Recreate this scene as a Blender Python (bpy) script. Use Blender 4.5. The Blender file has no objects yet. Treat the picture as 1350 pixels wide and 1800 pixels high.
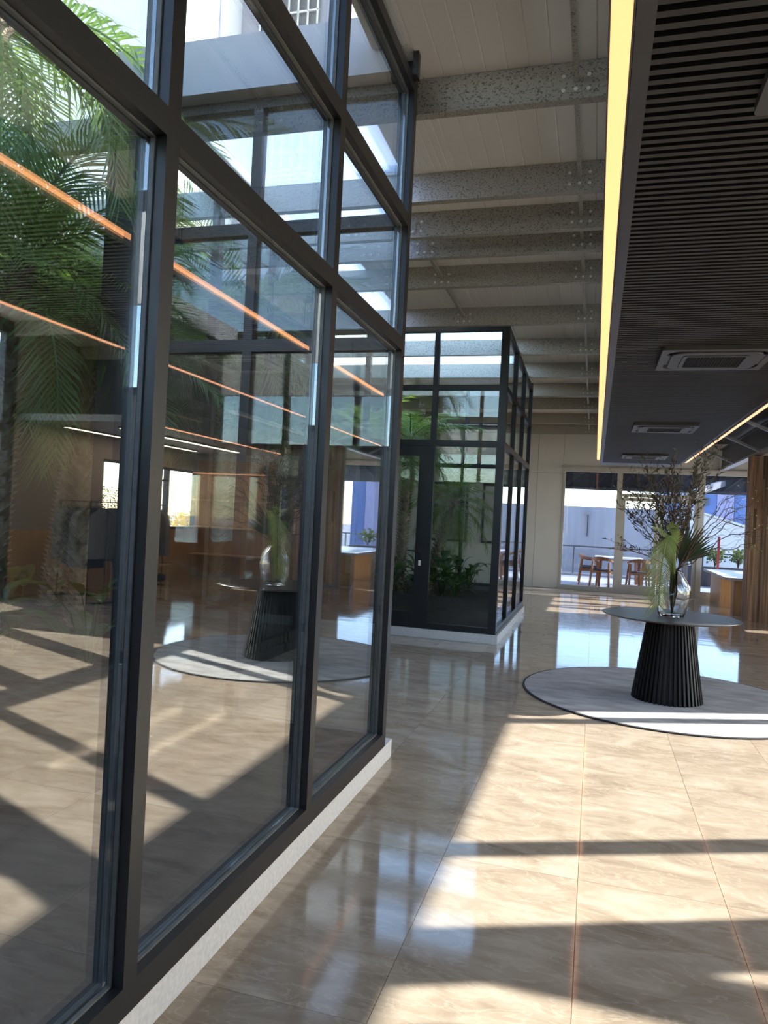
import bpy, bmesh, math, random
from mathutils import Vector, Matrix
random.seed(7)
R = math.radians
S = bpy.context.scene
COL = S.collection

# ------------------------------------------------------------------ camera
CAM_H = 1.55
yaw, pitch, roll, FPX = -0.277777, 0.005736, 0.0499836, 1302.8
cam_d = bpy.data.cameras.new('camera')
cam = bpy.data.objects.new('camera', cam_d); COL.objects.link(cam)
fwd = Vector((math.sin(yaw)*math.cos(pitch), math.cos(yaw)*math.cos(pitch), math.sin(pitch)))
rt = Vector((math.cos(yaw), -math.sin(yaw), 0)); up = rt.cross(fwd)
r2 = math.cos(roll)*rt + math.sin(roll)*up
u2 = -math.sin(roll)*rt + math.cos(roll)*up
M = Matrix((r2, u2, -fwd)).transposed().to_4x4(); M.translation = Vector((0, 0, CAM_H))
cam.matrix_world = M
cam_d.sensor_fit = 'VERTICAL'; cam_d.sensor_height = 36.0
cam_d.lens = FPX/1800*36.0
cam_d.clip_start = 0.05; cam_d.clip_end = 500
S.camera = cam

# ------------------------------------------------------------------ sky, sun, exposure
SUN_E = R(28.3)
SUN_H = Vector((0.915, 0.403, 0)).normalized()
SUN_DIR = (SUN_H*math.cos(SUN_E) + Vector((0, 0, math.sin(SUN_E)))).normalized()   # towards the sun
W = bpy.data.worlds.new('world'); S.world = W; W.use_nodes = True
nt = W.node_tree; nt.nodes.clear()
sky = nt.nodes.new('ShaderNodeTexSky'); sky.sky_type = 'NISHITA'; sky.sun_disc = False
sky.sun_elevation = SUN_E; sky.sun_rotation = math.atan2(SUN_H.x, SUN_H.y)
sky.air_density = 1.0; sky.dust_density = 0.6; sky.ozone_density = 1.6
bg = nt.nodes.new('ShaderNodeBackground'); bg.inputs[1].default_value = 0.75
wo = nt.nodes.new('ShaderNodeOutputWorld')
nt.links.new(sky.outputs[0], bg.inputs[0]); nt.links.new(bg.outputs[0], wo.inputs[0])
sd = bpy.data.lights.new('sun', 'SUN'); sd.energy = 11.6; sd.angle = R(0.4); sd.color = (1.0, 0.95, 0.88)
so = bpy.data.objects.new('sun', sd); COL.objects.link(so)
so.rotation_euler = SUN_DIR.to_track_quat('Z', 'Y').to_euler(); so.location = (20, 10, 20)
S.view_settings.view_transform = 'Standard'; S.view_settings.look = 'None'
S.view_settings.exposure = 0.68; S.view_settings.gamma = 1.0
S.view_settings.use_curve_mapping = False
try:
    c = S.cycles
    c.max_bounces = 10; c.diffuse_bounces = 5; c.glossy_bounces = 5; c.transmission_bounces = 8
    c.transparent_max_bounces = 32; c.caustics_reflective = False; c.caustics_refractive = False
    c.sample_clamp_indirect = 6.0
except Exception:
    pass

# ------------------------------------------------------------------ helpers
class MB:
    def __init__(s): s.v = []; s.f = []
    def add(s, vs, fs):
        o = len(s.v); s.v += [tuple(p) for p in vs]; s.f += [tuple(i+o for i in f) for f in fs]; return s
    def hexa(s, p):   # 4 bottom ccw, 4 top ccw
        return s.add(p, [(3,2,1,0),(4,5,6,7),(0,1,5,4),(1,2,6,5),(2,3,7,6),(3,0,4,7)])
    def box(s, x0, y0, z0, x1, y1, z1):
        return s.hexa([(x0,y0,z0),(x1,y0,z0),(x1,y1,z0),(x0,y1,z0),(x0,y0,z1),(x1,y0,z1),(x1,y1,z1),(x0,y1,z1)])
    def bar(s, p, q, w, h, upv=(0,0,1)):
        p = Vector(p); q = Vector(q); d = (q-p).normalized(); u = Vector(upv)
        if abs(d.dot(u)) > .98: u = Vector((0,1,0))
        a = d.cross(u).normalized()*w/2; b = a.cross(d).normalized()*h/2
        return s.hexa([p-a-b,p+a-b,q+a-b,q-a-b,p-a+b,p+a+b,q+a+b,q-a+b])
    def tube(s, pts, rad, n=6, cap=True):
        pts = [Vector(p) for p in pts]; o = len(s.v); m = len(pts)
        if not hasattr(rad, '__len__'): rad = [rad]*m
        ref = Vector((0.13,0.31,0.94))
        for i, p in enumerate(pts):
            d = (pts[min(i+1,m-1)]-pts[max(i-1,0)]); d = d.normalized() if d.length > 1e-9 else Vector((0,0,1))
            if abs(d.dot(ref)) > .96: ref = Vector((0.9,0.3,0.1))
            a = d.cross(ref).normalized(); b = d.cross(a)
            for k in range(n):
                t = 2*math.pi*k/n; s.v.append(tuple(p+(a*math.cos(t)+b*math.sin(t))*rad[i]))
        for i in range(m-1):
            for k in range(n):
                k2 = (k+1) % n; s.f.append((o+i*n+k, o+i*n+k2, o+(i+1)*n+k2, o+(i+1)*n+k))
        if cap:
            s.f.append(tuple(o+k for k in range(n))[::-1]); s.f.append(tuple(o+(m-1)*n+k for k in range(n)))
        return s
    def lathe(s, prof, n=32, cx=0, cy=0, close=False, fn=None):
        o = len(s.v); m = len(prof)
        for i, (r, z) in enumerate(prof):
            for k in range(n):
                t = 2*math.pi*k/n; rr = r if fn is None else r*fn(t, z)
                s.v.append((cx+rr*math.cos(t), cy+rr*math.sin(t), z))
        for i in range(m-1):
            for k in range(n):
                k2 = (k+1) % n; s.f.append((o+i*n+k, o+i*n+k2, o+(i+1)*n+k2, o+(i+1)*n+k))
        if not close:
            s.f.append(tuple(o+k for k in range(n))[::-1]); s.f.append(tuple(o+(m-1)*n+k for k in range(n)))
        return s
    def extx(s, prof, x0, x1):   # prof: list of (y,z), closed polygon
        o = len(s.v); n = len(prof)
        s.v += [(x0,y,z) for y,z in prof]+[(x1,y,z) for y,z in prof]
        for k in range(n): s.f.append((o+k, o+(k+1)%n, o+n+(k+1)%n, o+n+k))
        s.f.append(tuple(range(o+n-1, o-1, -1))); s.f.append(tuple(range(o+n, o+2*n)))
        return s
    def extz(s, prof, z0, z1):
        o = len(s.v); n = len(prof)
        s.v += [(x,y,z0) for x,y in prof]+[(x,y,z1) for x,y in prof]
        for k in range(n): s.f.append((o+k, o+(k+1)%n, o+n+(k+1)%n, o+n+k))
        s.f.append(tuple(range(o+n-1, o-1, -1))); s.f.append(tuple(range(o+n, o+2*n)))
        return s
    def mesh(s, name, mat, smooth=False):
        me = bpy.data.meshes.new(name); me.from_pydata(s.v, [], s.f); me.update()
        bm = bmesh.new(); bm.from_mesh(me); bmesh.ops.recalc_face_normals(bm, faces=bm.faces); bm.to_mesh(me); bm.free()
        if mat: me.materials.append(mat)
        if smooth:
            me.polygons.foreach_set('use_smooth', [True]*len(me.polygons))
        return me
    def build(s, name, mat, parent=None, smooth=False, bevel=0):
        me = s.mesh(name, mat, smooth)
        o = put(name, me, parent)
        if bevel:
            b = o.modifiers.new('bevel', 'BEVEL'); b.width = bevel; b.segments = 2; b.limit_method = 'ANGLE'
        return o

def put(name, me, parent=None, loc=(0,0,0), rot=(0,0,0), scale=(1,1,1)):
    o = bpy.data.objects.new(name, me); COL.objects.link(o)
    o.location = loc; o.rotation_euler = rot; o.scale = scale
    if parent: o.parent = parent
    return o
def B(x0,y0,z0,x1,y1,z1): return MB().box(x0,y0,z0,x1,y1,z1)
def tag(o, label=None, cat=None, group=None, kind=None):
    if label: o['label'] = label
    if cat: o['category'] = cat
    if group: o['group'] = group
    if kind: o['kind'] = kind
    return o
def thing(name, label, cat, loc=(0,0,0), rz=0, group=None, kind=None):
    o = bpy.data.objects.new(name, None); COL.objects.link(o); o.empty_display_size = .1
    o.location = loc; o.rotation_euler = (0,0,rz)
    return tag(o, label, cat, group, kind)
def struct(name, label=None, cat=None):
    return thing(name, label, cat, kind='structure')
def dup(root, loc, rz, label=None, group=None):
    c = root.copy(); COL.objects.link(c); c.location = loc; c.rotation_euler = (0,0,rz)
    if label: c['label'] = label
    if group: c['group'] = group
    for ch in list(root.children):
        d = ch.copy(); COL.objects.link(d); d.parent = c
        for g in list(ch.children):
            e = g.copy(); COL.objects.link(e); e.parent = d
    return c

# ------------------------------------------------------------------ materials
def newmat(name):
    m = bpy.data.materials.new(name); m.use_nodes = True
    n = m.node_tree.nodes; l = m.node_tree.links
    return m, n, l, n['Principled BSDF']
def pm(name, c1, c2=None, scale=6.0, rough=.5, metal=0.0, bump=0.0, stretch=(1,1,1), detail=4, spec=.5, rvar=0.0, coords='Object', rnd=0.0, lo=.35, hi=.65):
    m, n, l, p = newmat(name)
    p.inputs['Roughness'].default_value = rough; p.inputs['Metallic'].default_value = metal
    p.inputs['Specular IOR Level'].default_value = spec
    if c2 is None: c2 = tuple(x*.9 for x in c1)
    tc = n.new('ShaderNodeTexCoord'); mp = n.new('ShaderNodeMapping'); mp.inputs['Scale'].default_value = stretch
    nz = n.new('ShaderNodeTexNoise'); nz.inputs['Scale'].default_value = scale; nz.inputs['Detail'].default_value = detail
    cr = n.new('ShaderNodeValToRGB'); cr.color_ramp.elements[0].color = (*c1,1); cr.color_ramp.elements[1].color = (*c2,1)
    cr.color_ramp.elements[0].position = lo; cr.color_ramp.elements[1].position = hi
    l.new(tc.outputs[coords], mp.inputs[0])
    src = mp.outputs[0]
    if rnd:
        oi = n.new('ShaderNodeObjectInfo'); vm = n.new('ShaderNodeVectorMath'); vm.operation = 'MULTIPLY_ADD'
        vm.inputs[1].default_value = (37, 17, 23); l.new(oi.outputs['Random'], vm.inputs[0]); l.new(mp.outputs[0], vm.inputs[2]); src = vm.outputs[0]
    l.new(src, nz.inputs['Vector']); l.new(nz.outputs['Fac'], cr.inputs[0])
    out = cr.outputs[0]
    if rnd:
        hs = n.new('ShaderNodeHueSaturation'); mr = n.new('ShaderNodeMapRange')
        mr.inputs['To Min'].default_value = 1-rnd; mr.inputs['To Max'].default_value = 1+rnd
        l.new(oi.outputs['Random'], mr.inputs[0]); l.new(mr.outputs[0], hs.inputs['Value']); l.new(out, hs.inputs['Color']); out = hs.outputs[0]
    l.new(out, p.inputs['Base Color'])
    if bump:
        b = n.new('ShaderNodeBump'); b.inputs['Strength'].default_value = bump; b.inputs['Distance'].default_value = .01
        l.new(nz.outputs['Fac'], b.inputs['Height']); l.new(b.outputs[0], p.inputs['Normal'])
    if rvar:
        mr2 = n.new('ShaderNodeMapRange'); mr2.inputs['To Min'].default_value = max(.02,rough-rvar); mr2.inputs['To Max'].default_value = rough+rvar
        l.new(nz.outputs['Fac'], mr2.inputs[0]); l.new(mr2.outputs[0], p.inputs['Roughness'])
    return m
def emit(name, col, st):
    m, n, l, p = newmat(name)
    p.inputs['Base Color'].default_value = (*col,1)
    p.inputs['Emission Color'].default_value = (*col,1); p.inputs['Emission Strength'].default_value = st
    return m
def glassmat(name, tint=(.8,.86,.84), f0=.06):
    m = bpy.data.materials.new(name); m.use_nodes = True
    n = m.node_tree.nodes; l = m.node_tree.links; n.clear()
    out = n.new('ShaderNodeOutputMaterial'); mix = n.new('ShaderNodeMixShader')
    tr = n.new('ShaderNodeBsdfTransparent'); tr.inputs[0].default_value = (*tint,1)
    gl = n.new('ShaderNodeBsdfGlossy'); gl.inputs['Roughness'].default_value = 0.0; gl.inputs['Color'].default_value = (1,1,1,1)
    lw = n.new('ShaderNodeLayerWeight'); lw.inputs[0].default_value = .5
    pw = n.new('ShaderNodeMath'); pw.operation = 'POWER'; pw.inputs[1].default_value = 5
    ma = n.new('ShaderNodeMath'); ma.operation = 'MULTIPLY_ADD'; ma.inputs[1].default_value = 1-f0; ma.inputs[2].default_value = f0
    l.new(lw.outputs['Facing'], pw.inputs[0]); l.new(pw.outputs[0], ma.inputs[0])
    l.new(ma.outputs[0], mix.inputs[0]); l.new(tr.outputs[0], mix.inputs[1]); l.new(gl.outputs[0], mix.inputs[2])
    l.new(mix.outputs[0], out.inputs[0])
    return m
def leafmat(name, c1, c2, trans=.3, rough=.4):
    m = pm(name, c1, c2, scale=3.0, rough=rough)
    n = m.node_tree.nodes; l = m.node_tree.links; p = n['Principled BSDF']; out = n['Material Output']
    t = n.new('ShaderNodeBsdfTranslucent'); mx = n.new('ShaderNodeMixShader'); mx.inputs[0].default_value = trans
    t.inputs[0].default_value = (c2[0]*1.3, c2[1]*1.4, c2[2]*.8, 1)
    l.new(p.outputs[0], mx.inputs[1]); l.new(t.outputs[0], mx.inputs[2]); l.new(mx.outputs[0], out.inputs[0])
    return m

def travertine():
    m, n, l, p = newmat('travertine')
    tc = n.new('ShaderNodeTexCoord'); oi = n.new('ShaderNodeObjectInfo')
    mp = n.new('ShaderNodeMapping'); mp.inputs['Scale'].default_value = (1.0, 2.2, 1.0); mp.inputs['Rotation'].default_value = (0,0,.25)
    vm = n.new('ShaderNodeVectorMath'); vm.operation = 'MULTIPLY_ADD'; vm.inputs[1].default_value = (31, 57, 13)
    l.new(tc.outputs['Object'], mp.inputs[0]); l.new(oi.outputs['Random'], vm.inputs[0]); l.new(mp.outputs[0], vm.inputs[2])
    a = n.new('ShaderNodeTexNoise'); a.inputs['Scale'].default_value = 2.4; a.inputs['Detail'].default_value = 9; a.inputs['Roughness'].default_value = .62; a.inputs['Distortion'].default_value = 1.2
    l.new(vm.outputs[0], a.inputs['Vector'])
    cr = n.new('ShaderNodeValToRGB'); e = cr.color_ramp.elements
    e[0].position = .30; e[0].color = (.325,.25,.18,1); e[1].position = .70; e[1].color = (.57,.48,.37,1)
    q = cr.color_ramp.elements.new(.48); q.color = (.44,.352,.26,1)
    l.new(a.outputs['Fac'], cr.inputs[0])
    # thin pale veins
    b = n.new('ShaderNodeTexNoise'); b.inputs['Scale'].default_value = 3.3; b.inputs['Detail'].default_value = 5; b.inputs['Distortion'].default_value = 2.0
    l.new(vm.outputs[0], b.inputs['Vector'])
    s1 = n.new('ShaderNodeMath'); s1.operation = 'SUBTRACT'; s1.inputs[1].default_value = .5
    ab = n.new('ShaderNodeMath'); ab.operation = 'ABSOLUTE'
    mr = n.new('ShaderNodeMapRange'); mr.inputs['From Min'].default_value = 0; mr.inputs['From Max'].default_value = .025; mr.inputs['To Min'].default_value = .45; mr.inputs['To Max'].default_value = 0
    l.new(b.outputs['Fac'], s1.inputs[0]); l.new(s1.outputs[0], ab.inputs[0]); l.new(ab.outputs[0], mr.inputs[0])
    mx = n.new('ShaderNodeMix'); mx.data_type = 'RGBA'; mx.inputs[7].default_value = (.62,.53,.41,1)
    l.new(mr.outputs[0], mx.inputs[0]); l.new(cr.outputs[0], mx.inputs[6])
    hs = n.new('ShaderNodeHueSaturation'); m2 = n.new('ShaderNodeMapRange'); m2.inputs['To Min'].default_value = .93; m2.inputs['To Max'].default_value = 1.07
    l.new(oi.outputs['Random'], m2.inputs[0]); l.new(m2.outputs[0], hs.inputs['Value']); l.new(mx.outputs[2], hs.inputs['Color'])
    l.new(hs.outputs[0], p.inputs['Base Color'])
    p.inputs['Roughness'].default_value = .07; p.inputs['Specular IOR Level'].default_value = .62
    w = n.new('ShaderNodeTexNoise'); w.inputs['Scale'].default_value = 1.6; w.inputs['Detail'].default_value = 1
    l.new(vm.outputs[0], w.inputs['Vector'])
    bp = n.new('ShaderNodeBump'); bp.inputs['Strength'].default_value = .06; bp.inputs['Distance'].default_value = .02
    l.new(w.outputs['Fac'], bp.inputs['Height']); l.new(bp.outputs[0], p.inputs['Normal'])
    return m

MT = dict(
    trav=travertine(),
    grout=pm('grout', (.34,.28,.22), (.40,.33,.26), 20, .7),
    black=pm('black_frame_paint', (.017,.016,.017), (.021,.020,.021), 40, .38),
    black2=pm('black_powder_coat', (.007,.007,.008), (.010,.010,.011), 40, .4),
    gasket=pm('grey_gasket', (.16,.165,.16), (.12,.125,.12), 30, .5),
    plinth=pm('pale_terrazzo', (.66,.64,.63), (.78,.76,.74), 55, .45, detail=6, bump=.05),
    glass=glassmat('tinted_glass', (.95,.975,.97), .26),
    clear=glassmat('clear_glass', (.93,.95,.96), .035),
    glass2=glassmat('courtyard_glass', (.90,.93,.92), .05),
    fargl=glassmat('far_glass', (.63,.67,.735), .02),
    cream=pm('cream_panel', (.80,.76,.70), (.77,.73,.67), 2, .45),
    cream_wall=pm('cream_wall_paint', (.84,.81,.75), (.81,.78,.72), 2, .5),
    beige=pm('beige_wall', (.46,.40,.34), (.43,.37,.31), 2, .6),
    galv=pm('galvanised_steel', (.15,.14,.12), (.46,.43,.375), 75, .42, .3, stretch=(1,1.6,1.6), detail=4, rvar=.1, lo=.36, hi=.46),
    zinc=pm('pale_zinc', (.85,.83,.78), (.78,.76,.7), 30, .4, .0),  # near-white so the hole discs look like lit roof behind
    slat=pm('dark_bronze_slat', (.045,.042,.040), (.053,.049,.047), 12, .5, .0, spec=.25),
    void=pm('black_backing', (.004,.004,.004), (.006,.006,.006), 5, .8),
    fascia=pm('dark_fascia', (.055,.050,.052), (.065,.06,.06), 8, .4, .2),
    led=emit('warm_led', (1.0,.42,.17), 1.2),
    ledR=emit('warm_led_dim', (1.0,.45,.24), 1.2),
    ac=pm('ac_grey', (.065,.063,.062), (.08,.078,.076), 4, .45),
    acd=pm('ac_dark', (.02,.02,.02), (.03,.03,.03), 9, .6),
    rug=pm('pale_rug', (.40,.385,.365), (.60,.58,.55), 3.2, .95, stretch=(1,2.6,1), detail=8, bump=.5, spec=.1),
    rugb=pm('rug_binding', (.03,.028,.03), (.04,.04,.04), 60, .9),
    ped=pm('black_stained_wood', (.007,.007,.008), (.011,.011,.012), 30, .5, spec=.35, stretch=(8,8,.4)),
    ttop=pm('dark_table_top', (.045,.043,.042), (.058,.055,.053), 6, .34),
    wood=pm('oak_veneer', (.56,.34,.165), (.66,.43,.23), 5, .4, stretch=(6,6,.5), detail=6),
    wood2=pm('oak_veneer_dark', (.44,.25,.115), (.52,.31,.155), 5, .4, stretch=(6,6,.5), detail=6),
    plank=pm('reclaimed_plank', (.18,.095,.052), (.44,.275,.165), 3.0, .6, stretch=(9,9,.35), detail=7, rnd=.55, bump=.1),
    stone=pm('grey_worktop', (.50,.49,.49), (.56,.55,.55), 9, .25),
    wframe=pm('cream_window_frame', (.60,.56,.49), (.57,.53,.46), 5, .4),
    soil=pm('dark_soil', (.022,.017,.012), (.045,.035,.022), 22, .95, bump=.6),
    planter=pm('dark_planter', (.030,.029,.028), (.040,.038,.036), 7, .7),
    trunk=pm('palm_bark', (.20,.155,.11), (.38,.31,.23), 14, .9, bump=.5),
    fibre=pm('red_fibre', (.25,.07,.03), (.42,.15,.06), 30, .9),
    frond=leafmat('palm_frond_green', (.07,.13,.028), (.16,.26,.06), .35),
    frond2=leafmat('palm_frond_light', (.09,.14,.03), (.19,.27,.07), .4),
    broad=leafmat('broad_leaf_green', (.02,.06,.012), (.06,.14,.03), .25, .3),
    litter=leafmat('ground_cover', (.05,.05,.02), (.10,.10,.04), .2, .6),
    fanl=leafmat('fresh_fan_leaf', (.24,.31,.10), (.40,.47,.20), .35),
    fand=leafmat('dark_fan_leaf', (.022,.045,.012), (.05,.08,.02), .2),
    twig=pm('brown_twig', (.07,.04,.025), (.12,.07,.04), 20, .7),
    twigr=pm('red_twig', (.13,.05,.045), (.19,.08,.06), 20, .6),
    bleaf=leafmat('olive_leaf', (.035,.035,.018), (.075,.07,.03), .2, .5),
    white=pm('white_render', (.78,.76,.72), (.74,.72,.68), 1.5, .7),
    conc=pm('grey_concrete_wall', (.36,.36,.38), (.44,.44,.46), .8, .8, stretch=(3,3,.25), detail=5),
    blue=pm('blue_cladding', (.10,.17,.38), (.13,.20,.42), 1, .5),
    lilac=pm('lilac_cladding', (.34,.33,.50), (.38,.37,.54), 1, .5),
    deck=pm('terrace_paving', (.50,.50,.51), (.60,.59,.59), 3, .5, rnd=.1),
    dsteel=pm('dark_steel', (.075,.075,.085), (.095,.095,.105), 6, .45, .3),
    lsteel=pm('light_steel', (.34,.34,.36), (.38,.38,.40), 6, .4, .3),
    rail=pm('brushed_rail', (.16,.16,.17), (.2,.2,.21), 6, .35, .6),
    teak=pm('teak', (.30,.13,.06), (.42,.20,.10), 6, .45, stretch=(6,6,.7), detail=5),
    tabw=pm('pale_table', (.62,.57,.55), (.66,.61,.59), 4, .4),
    cush=pm('dark_cushion', (.05,.06,.09), (.07,.08,.11), 30, .9),
    grass=pm('outside_ground', (.44,.42,.39), (.52,.50,.46), .7, .9),
    tree=leafmat('tree_green', (.06,.09,.03), (.14,.18,.06), .25),
    yell=leafmat('yellow_bush', (.45,.28,.04), (.60,.40,.08), .3),
    dark=pm('dark_ceiling_paint', (.018,.018,.020), (.024,.024,.026), 5, .7),
    soffit=pm('grey_soffit', (.20,.19,.18), (.23,.22,.21), 4, .6),
    lat=pm('lattice_white', (.82,.82,.80), (.78,.78,.76), 5, .5),
    louv=pm('dark_louvre', (.09,.095,.10), (.12,.125,.13), 5, .5),
    lilacgrey=pm('lilac_grey_render', (.40,.38,.42), (.44,.42,.46), 3, .6),
    frameb=pm('picture_frame_black', (.02,.02,.02), (.03,.03,.03), 8, .4),
    mount=pm('picture_mount', (.60,.58,.55), (.5,.48,.46), 3, .6),
    artd=pm('picture_print', (.18,.15,.14), (.50,.46,.43), 3.2, .5, lo=.45, hi=.6),
    red=pm('red_paint', (.40,.04,.04), (.45,.06,.05), 5, .5),
    yel=pm('yellow_label', (.70,.55,.04), (.75,.6,.06), 5, .5),
)
def clothmat(name, c): return pm(name, c, tuple(x*.8 for x in c), 14, .9, stretch=(3,3,.6), bump=.3)
def sheetmat():
    m = bpy.data.materials.new('translucent_rooflight'); m.use_nodes = True
    n = m.node_tree.nodes; l = m.node_tree.links; n.clear()
    o = n.new('ShaderNodeOutputMaterial'); t = n.new('ShaderNodeBsdfTranslucent'); t.inputs[0].default_value = (.74,.80,.92,1)
    tr = n.new('ShaderNodeBsdfTransparent'); tr.inputs[0].default_value = (.85,.9,1,1)
    mx = n.new('ShaderNodeMixShader'); mx.inputs[0].default_value = .6
    l.new(t.outputs[0], mx.inputs[1]); l.new(tr.outputs[0], mx.inputs[2]); l.new(mx.outputs[0], o.inputs[0]); return m
MT['sheet'] = sheetmat()
def vaseglass():
    m, n, l, p = newmat('vase_glass')
    p.inputs['Base Color'].default_value = (.96,.98,.98,1); p.inputs['Roughness'].default_value = 0.01
    p.inputs['Transmission Weight'].default_value = 1.0; p.inputs['IOR'].default_value = 1.45
    return m
MT['vase'] = vaseglass()

# ================================================================== THE SETTING
# ---------- floor: slab + 0.6 x 1.2 m polished tiles
FY0, FY1, FX0, FX1 = -2.6, 18.62, -6.3, 6.2
slab = MB().box(FX0, FY0, -.12, FX1, 15.05, -.004).box(FX0, 15.05, -.12, 4.1, FY1, -.004).build('floor', MT['grout']); tag(slab, kind='structure')
TW, TL, G = .6, 1.2, .002
tmesh = B(-TW/2+G/2, -TL/2+G/2, -.0035, TW/2-G/2, TL/2-G/2, 0).mesh('tile', MT['trav'])
cells = []
ny0 = math.floor((FY0-.99)/TL); ny1 = math.ceil((FY1-.99)/TL)
for i in range(math.floor(FX0/TW), math.ceil(FX1/TW)):
    for j in range(ny0, ny1):
        cells.append(((i+.5)*TW, .99+(j+.5)*TL))
def inbox(x, y): return -5.9 < x < -1.35 and y < 4.3 or -5.9 < x < -3.3 and y < 7.6 or -4.9 < x < -1.3 and 9.8 < y < 13.0
cells = [c for c in cells if not inbox(*c) and not (c[0] > 4.0 and c[1] > 15.2)]
cells.sort(key=lambda c: (0 if (-2.5 < c[0] < 4.3 and c[1] > .9) else 1, (c[0]-.6)**2 + (c[1]-3)**2))
near_, rest = cells[:298], cells[298:]
for x, y in near_:
    put('tile', tmesh, slab, (x, y, 0))
mb = MB()
for x, y in rest: mb.box(x-TW/2+G/2, y-TL/2+G/2, -.0035, x+TW/2-G/2, y+TL/2-G/2, 0)
tag(mb.build('tile_field', MT['trav'], slab), kind='stuff')

# ---------- roof
zc = lambda y: 4.529-.03*y         # underside of the roof sheets
zb = lambda y: 4.299-.03*y         # underside of the purlins
ceil_o = struct('ceiling')
def roof_strip(x0, x1, y0, y1):
    n = max(1, round((x1-x0)/1.0)); w = (x1-x0)/n
    for i in range(n):
        a = x0+i*w; mbb = MB(); gr = 8; pts = []
        for k in range(gr):
            u0 = a+w*k/gr; u1 = a+w*(k+1)/gr; g = .004 if k else .009
            pts += [(u0, g), (u0+.006, 0), (u1-.006, 0)]
        pts.append((a+w, .009))
        prof = [(x, d) for x, d in pts]
        o = len(mbb.v); m = len(prof)
        for yy in (y0, y1):
            mbb.v += [(x, yy, zc(yy)+d) for x, d in prof]
        for k in range(m-1): mbb.f.append((k, k+1, m+k+1, m+k))
        b = len(mbb.v)
        mbb.v += [(a, y0, zc(y0)+.08), (a+w, y0, zc(y0)+.08), (a+w, y1, zc(y1)+.08), (a, y1, zc(y1)+.08)]
        mbb.f += [(b, b+1, b+2, b+3), (0, m, b+3, b), (m-1, b+1, b+2, 2*m-1), tuple(range(m))+(b+1, b), tuple(range(2*m-1, m-1, -1))+(b+3, b+2)]
        mbb.build('roof_panel', MT['cream'], ceil_o)
roof_strip(-1.2, 4.2, -2.6, 18.7)
roof_strip(4.2, 6.2, -2.6, 15.05)
roof_strip(-6.3, -1.2, 13.2, 18.7)
roof_strip(-1.45, -1.2, -2.6, 4.29)
roof_strip(-1.29, -1.2, 4.29, 4.6)
roof_strip(-1.34, -1.2, 9.4, 13.2)
roof_strip(-6.3, -4.9, 8.0, 13.2)
roof_strip(-3.3, -3.0, 4.6, 9.4)
roof_strip(-1.65, -1.2, 4.6, 5.82)
roof_strip(-1.95, -1.2, 5.82, 9.4)
roof_strip(-2.6, -1.95, 7.0, 9.4)
roof_strip(-4.9, -3.3, 8.0, 9.4)
# translucent rooflights between the two courtyards
for (ya, yb) in ((4.62, 5.82), (5.82, 6.52), (6.52, 7.0), (7.0, 7.84), (7.84, 9.4)):
    mb = MB(); x0, x1 = -3.0, (-1.65 if ya < 5 else -1.95 if ya < 7 else -2.6)
    mb.hexa([(x0,ya,zc(ya)+.02),(x1,ya,zc(ya)+.02),(x1,yb,zc(yb)+.02),(x0,yb,zc(yb)+.02),(x0,ya,zc(ya)+.024),(x1,ya,zc(ya)+.024),(x1,yb,zc(yb)+.024),(x0,yb,zc(yb)+.024)])
    mb.build('rooflight', MT['sheet'], ceil_o)
PY = [.3, 1.75, 3.15, 4.63, 5.84, 6.53, 7.02, 7.86, 9.29, 10.77, 12.24, 13.75, 15.07, 16.8, 18.3]
discm = MB().lathe([(.0,.0),(.0125,.0),(.0125,.004),(.0,.006)], 10, close=True).mesh('bolt_hole_disc', MT['zinc'])  # pale discs stand for holes with the bright roof seen through
plate = MB().box(-.028,-.006,-.05,.028,0,.05).mesh('cleat', MT['galv'])
for i, y in enumerate(PY):
    b, t = zb(y), zc(y)-.002; th, fl_, lip = .005, .07, .022
    prof = [(y,b),(y+fl_,b),(y+fl_,b+lip),(y+fl_-th,b+lip),(y+fl_-th,b+th),(y+th,b+th),(y+th,t-th),(y+fl_-th,t-th),(y+fl_-th,t-lip),(y+fl_,t-lip),(y+fl_,t),(y,t)]
    x0 = -6.2 if y > 4.6 else -1.15
    if 9.4 < y < 13: x0 = -6.2
    pu = MB().extx(prof, x0, 6.15 if y < 15 else 4.15).build('purlin', MT['galv'], ceil_o)
    if i < 3: continue
    rows = [-.236] + ([-1.72] if i in (4,5,6,7,8) else []) + [3.0]
    for xr in rows:
        put('cleat', plate, pu, (xr, y, b+.085))
        for dx in (-.075, .075):
            for dz in (.055, .14):
                put('bolt_hole_disc', discm, pu, (xr+dx, y, b+dz), (R(90),0,0))
        put('bolt_hole_disc', discm, pu, (xr, y-.006, b+.055), (R(90),0,0))
    if i+1 < len(PY):
        y2 = PY[i+1]
        for xr in rows[:1] + ([-1.72] if i in (6,7) else []):
            mb = MB(); mb.bar((xr, y+.006, b+.07), (xr, y2-.004, zb(y2)+.10), .03, .006); mb.bar((xr+.014, y+.006, b+.083), (xr+.014, y2-.004, zb(y2)+.113), .004, .03)
            mb.build('brace', MT['galv'], ceil_o)
mb = MB().bar((-.236, 3.2, zb(3.15)+.07), (-.236, 4.625, zb(4.63)+.10), .03, .006); mb.bar((-.222,3.2,zb(3.15)+.083), (-.222,4.625,zb(4.63)+.113), .004, .03); mb.build('brace', MT['galv'], ceil_o)
# roof upstand framing the open courtyard
up_ = struct('trim_1')
B(-3.4, 4.30, 4.26, -1.30, 4.60, 4.62).build('upstand', MT['lilacgrey'], up_)
B(-6.3, 7.75, 4.20, -3.3, 8.0, 4.62).build('upstand', MT['lilacgrey'], up_)
B(-6.3, -2.6, 4.30, -6.05, 8.0, 4.62).build('upstand', MT['lilacgrey'], up_)

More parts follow.
